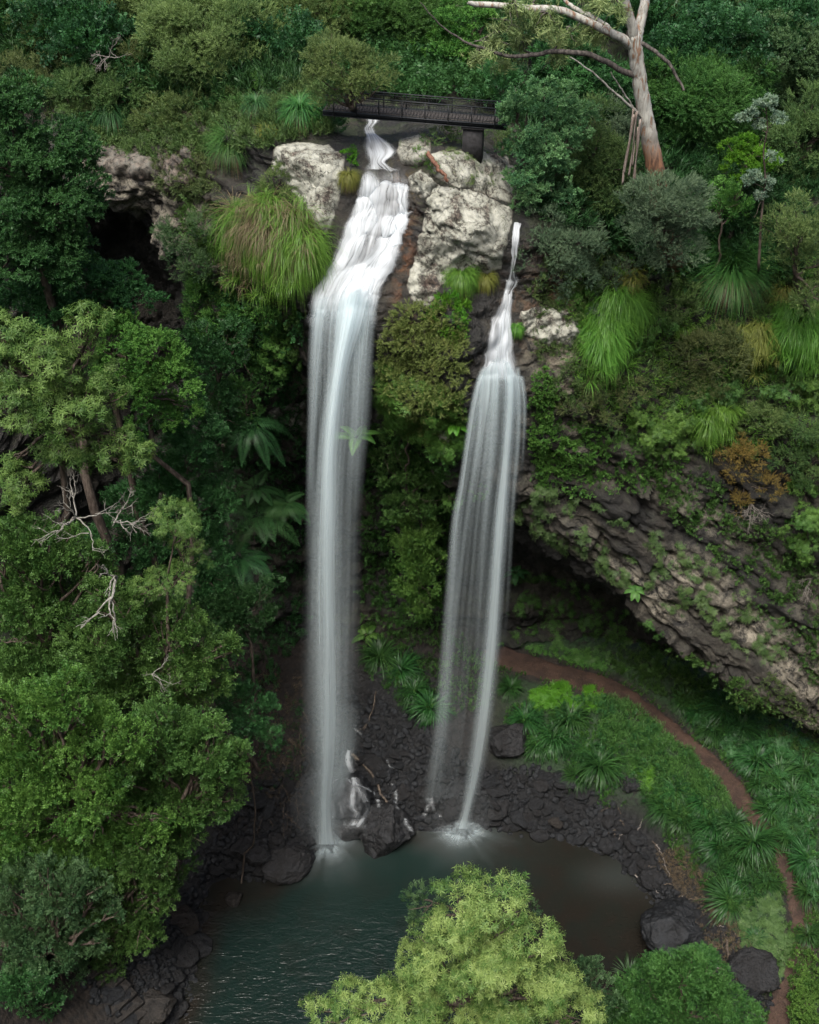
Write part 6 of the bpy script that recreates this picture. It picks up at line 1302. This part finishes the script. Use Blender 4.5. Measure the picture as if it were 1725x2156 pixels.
def gum():
    yb = 48.6; pts = [(1404, 500, 25), (1392, 440, 24), (1380, 360, 22), (1368, 290, 20), (1355, 220, 18), (1345, 160, 17), (1338, 105, 17), (1332, 70, 15)]
    P = np.array([at_y(a, b, yb) for a, b, r in pts]); base = P[0]-np.array([0, 0, .6]); root = thing('eucalyptus_tree', 'tall pale barked eucalyptus leaning over the far bank', 'eucalyptus', base)
    rng = np.random.default_rng(4)
    def lm(name, px, m, mat_y=yb, dy=0.0, n=24, wob=.012):
        Q = np.array([at_y(a, b, mat_y+dy*i/(len(px)-1)) for i, (a, b, r) in enumerate(px)])-base; r = np.array([r for a, b, r in px])*pxm(P[4])*.9
        Q = interp_rows(Q, n); Q[1:-1] += rng.normal(size=(n-2, 3))*wob; r = interp_rows(r[:, None], n)[:, 0]; mb = MB(); mb.tube(Q, np.maximum(r, .01), 14); return obj(name, mb.data(name, m, True), root)
    lm('trunk', pts, GUM, n=60)
    lm('limb', [(1336, 90, 13), (1330, 50, 11), (1318, 10, 10), (1310, -40, 9), (1300, -120, 8)], GUM, dy=-.5)
    lm('limb', [(1338, 95, 14), (1345, 60, 12), (1355, 20, 11), (1362, -40, 10), (1370, -120, 9)], GUM, dy=.8)
    lm('limb', [(1335, 100, 12), (1310, 80, 10), (1270, 62, 9), (1230, 42, 8.5), (1180, 22, 8), (1120, 18, 7.5), (1060, 12, 6.5), (1000, 8, 6), (985, 5, 3)], GUM, dy=-1.5)
    lm('limb', [(1335, 105, 10), (1300, 75, 7), (1255, 40, 6), (1215, 20, 5), (1190, 0, 4), (1170, -30, 4)], GUM, dy=1.0)
    lm('limb', [(1345, 160, 8), (1310, 148, 7), (1280, 132, 6.5), (1240, 115, 6), (1200, 110, 6), (1165, 108, 5.5), (1125, 116, 5), (1070, 118, 4), (1030, 105, 3.5), (985, 90, 2.6), (930, 55, 1.8), (885, 5, 1.2)], DARKLIMB, dy=-2.0, n=50)
    lm('limb', [(1125, 116, 3), (1090, 100, 2.4), (1050, 88, 2), (1000, 85, 1.4)], DARKLIMB, dy=-.2)
    lm('limb', [(1340, 85, 5), (1375, 105, 4.5), (1405, 130, 4), (1425, 160, 3.4), (1440, 190, 2.5)], DARKLIMB, dy=-.8)
    lm('limb', [(1375, 272, 3), (1340, 235, 3.2), (1295, 195, 2.5), (1245, 150, 2), (1200, 120, 1.4)], PALEBARK, dy=-1.2)
    lm('limb', [(1340, 235, 2.2), (1310, 190, 1.8), (1285, 152, 1.2)], PALEBARK, dy=-.6)
    # strips of shed bark caught in the fork
    def strip(px, w_):
        Q = interp_rows(np.array([at_y(a, b, yb-.9) for a, b in px])-base, 14); Q += rng.normal(size=(1, 3))*.06; s = np.array([w_, .02, 0]); tw = np.linspace(0, rng.uniform(1, 4), 14)
        V = np.stack([Q-np.column_stack([np.cos(tw)*w_, np.sin(tw)*w_, 0*tw]), Q+np.column_stack([np.cos(tw)*w_, np.sin(tw)*w_, 0*tw])], 1).reshape(-1, 3)
        return V, grid_quads(14, 2)
    for px in ([(1336, 232), (1328, 290), (1318, 345), (1312, 392)], [(1338, 234), (1330, 300), (1325, 340), (1320, 370)], [(1334, 236), (1322, 310), (1314, 360)], [(1341, 238), (1338, 300), (1332, 350)], [(1350, 250), (1345, 310), (1338, 360), (1336, 405)], [(1352, 262), (1346, 330), (1342, 380)]):
        V, Q = strip(px, rng.uniform(.035, .07)); o = obj('bark_strip', mesh_data('bark_strip', V, Q, None, STRIP, shade=True), root)
        so_ = o.modifiers.new('thick', 'SOLIDIFY'); so_.thickness = .015
    # hanging foliage of the outer boughs
    lob = [(1065, 75, 42), (1100, 110, 34), (1040, 100, 30), (1150, 60, 42), (1190, 90, 38), (1120, 40, 36), (1060, 140, 26), (1230, 70, 34), (1005, 130, 22), (1080, 30, 30), (1170, 130, 24), (1260, 90, 30), (1290, 30, 34), (1240, 20, 34)]
    L_ = []
    for a, b, r in lob: c_ = at_y(a, b, yb+rng.uniform(-1.5, .8)); L_.append((c_-base, r*pxm(c_)*1.1))
    obj('crown', crown_mesh('crown', L_, 'gum', LM['gum'], 1.15, rng, 1.5, -.3), root)
    mb = MB()
    for c_, r in L_:
        st = c_+np.array([0, 0, 1.0]); 
        for k in range(4): mb.tube(limb_path(st*.6+c_*.4, c_+rng.normal(size=3)*r*.6, rng, 7, .15), np.linspace(.03, .006, 7), 4)
    obj('twigs', mb.data('twigs', DARKLIMB, True), root)
    # roots the tree into the bank
    g = hit(1415, 540)[0]; mb = MB(); mb.tube(interp_rows(np.array([P[0]-base+np.array([0, 0, .2]), (g-P[0])*.5+P[0]-base, g-base-np.array([0, 0, .3])]), 8), np.linspace(.54, .6, 8), 12); obj('trunk', mb.data('trunk', GUM, True), root)
gum()
# slender sapling with silver whorls
def sapling():
    rng = np.random.default_rng(12); yb = 49.5; pts = [(1598, 560), (1602, 480), (1606, 430), (1612, 380), (1608, 320), (1616, 270), (1612, 225)]
    P = interp_rows(np.array([at_y(a, b, yb) for a, b in pts]), 30); g = hit(1598, 575)[0]; base = g
    root = thing('sapling', 'slender sapling with silvery leaf whorls beside the bright lime shrub', 'sapling', base); mb = MB(); mb.tube(np.concatenate([[g], P])-base, np.linspace(.07, .02, 31), 7)
    L_ = []
    for a, b, r in [(1600, 225, 20), (1625, 215, 16), (1580, 245, 14), (1640, 250, 15), (1600, 262, 12), (1560, 250, 10), (1590, 370, 16), (1620, 385, 14), (1625, 330, 12), (1600, 412, 12), (1575, 380, 10)]:
        c_ = at_y(a, b, yb-.1); L_.append((c_-base, r*pxm(c_))); j = np.argmin(np.linalg.norm(P-c_-np.array([0, 0, -.4]), axis=1)); mb.tube(limb_path(P[j]-base, c_-base, rng, 6, .1), np.linspace(.02, .008, 6), 4)
    for k in range(6):
        j = rng.integers(5, 14); mb.tube(limb_path(P[j]-base, P[j]-base+rng.normal(size=3)*np.array([.8, .5, .4]), rng, 6, .2), np.linspace(.015, .005, 6), 4)
    obj('trunk', mb.data('trunk', BARK, True), root); obj('crown', crown_mesh('crown', L_, 'broad', LM['silver'], 1.1, rng, .8), root)
sapling()
# orange brown dying shrub and its bare twigs
def branchy(mb, p, d_, L_, r, depth, rng, spread=.7):
    q = p+d_*L_; mb.tube(limb_path(p, q, rng, 6, .12), np.linspace(r, r*.6, 6), 5)
    if depth:
        for k in range(rng.integers(2, 4)):
            v = d_+rng.normal(size=3)*spread; v /= np.linalg.norm(v); branchy(mb, q-d_*L_*rng.uniform(0, .35), v, L_*rng.uniform(.55, .8), r*.58, depth-1, rng, spread)
ds = plant(SH, 'shrub', 'orange brown dying shrub hanging on the far rock face', [(1555, 925, 30), (1585, 965, 34), (1545, 985, 26), (1600, 1030, 30), (1570, 1050, 24), (1520, 1010, 14)], 'feather', 'orange', None, .95, trunk=.06, off=.6, dens=.8)
def bare_twigs(label, px, py, L_, n, seed, m=TWIG, r=.04, dirn=(0, -.5, -.6), sp_=.6, dep=3, y=None):
    rng = np.random.default_rng(seed); h = hit(px, py); g = h[0] if y is None else at_y(px, py, y); mb = MB()
    for k in range(n):
        v = np.array(dirn)+rng.normal(size=3)*.55; v /= np.linalg.norm(v); branchy(mb, np.zeros(3), v, L_*rng.uniform(.7, 1.1), r, dep, rng, sp_)
    return tag(obj('bare_branches', mb.data('bare_branches', m, True), None, tuple(g)), label, 'branches')
bare_twigs('tangle of bare grey twigs under the orange brown shrub', 1580, 1060, .75, 9, 3, r=.022)
bare_twigs('pale bare twigs at the frame edge of the overhang', 1710, 1220, .7, 5, 4, r=.025, dirn=(-.5, -.5, -.2))
bare_twigs('bare grey forked branches under the acacia crown', 160, 1090, 1.1, 6, 5, PALEBARK, .04, (.2, -.3, .5), .55, 3, 39.8)
bare_twigs('bare pale branches reaching out below the acacia', 240, 1100, .9, 4, 6, PALEBARK, .035, (.9, -.2, .35), .5, 3, 39.5)
bare_twigs('white forked branch reaching towards the small acacia crown', 245, 1215, 1.25, 2, 8, PALEBARK, .08, (.9, -.2, .55), .4, 3, 38.6)
bare_twigs('little white dead branches among the shaded leaves', 320, 1420, .7, 3, 9, PALEBARK, .022, (.9, -.2, .1), .5, 3, 37.5)
bare_twigs('bare dry twigs in the heath of the upper bank', 230, 120, .6, 5, 10, TWIG, .025, (.3, -.5, .4), .6, 3, 57)
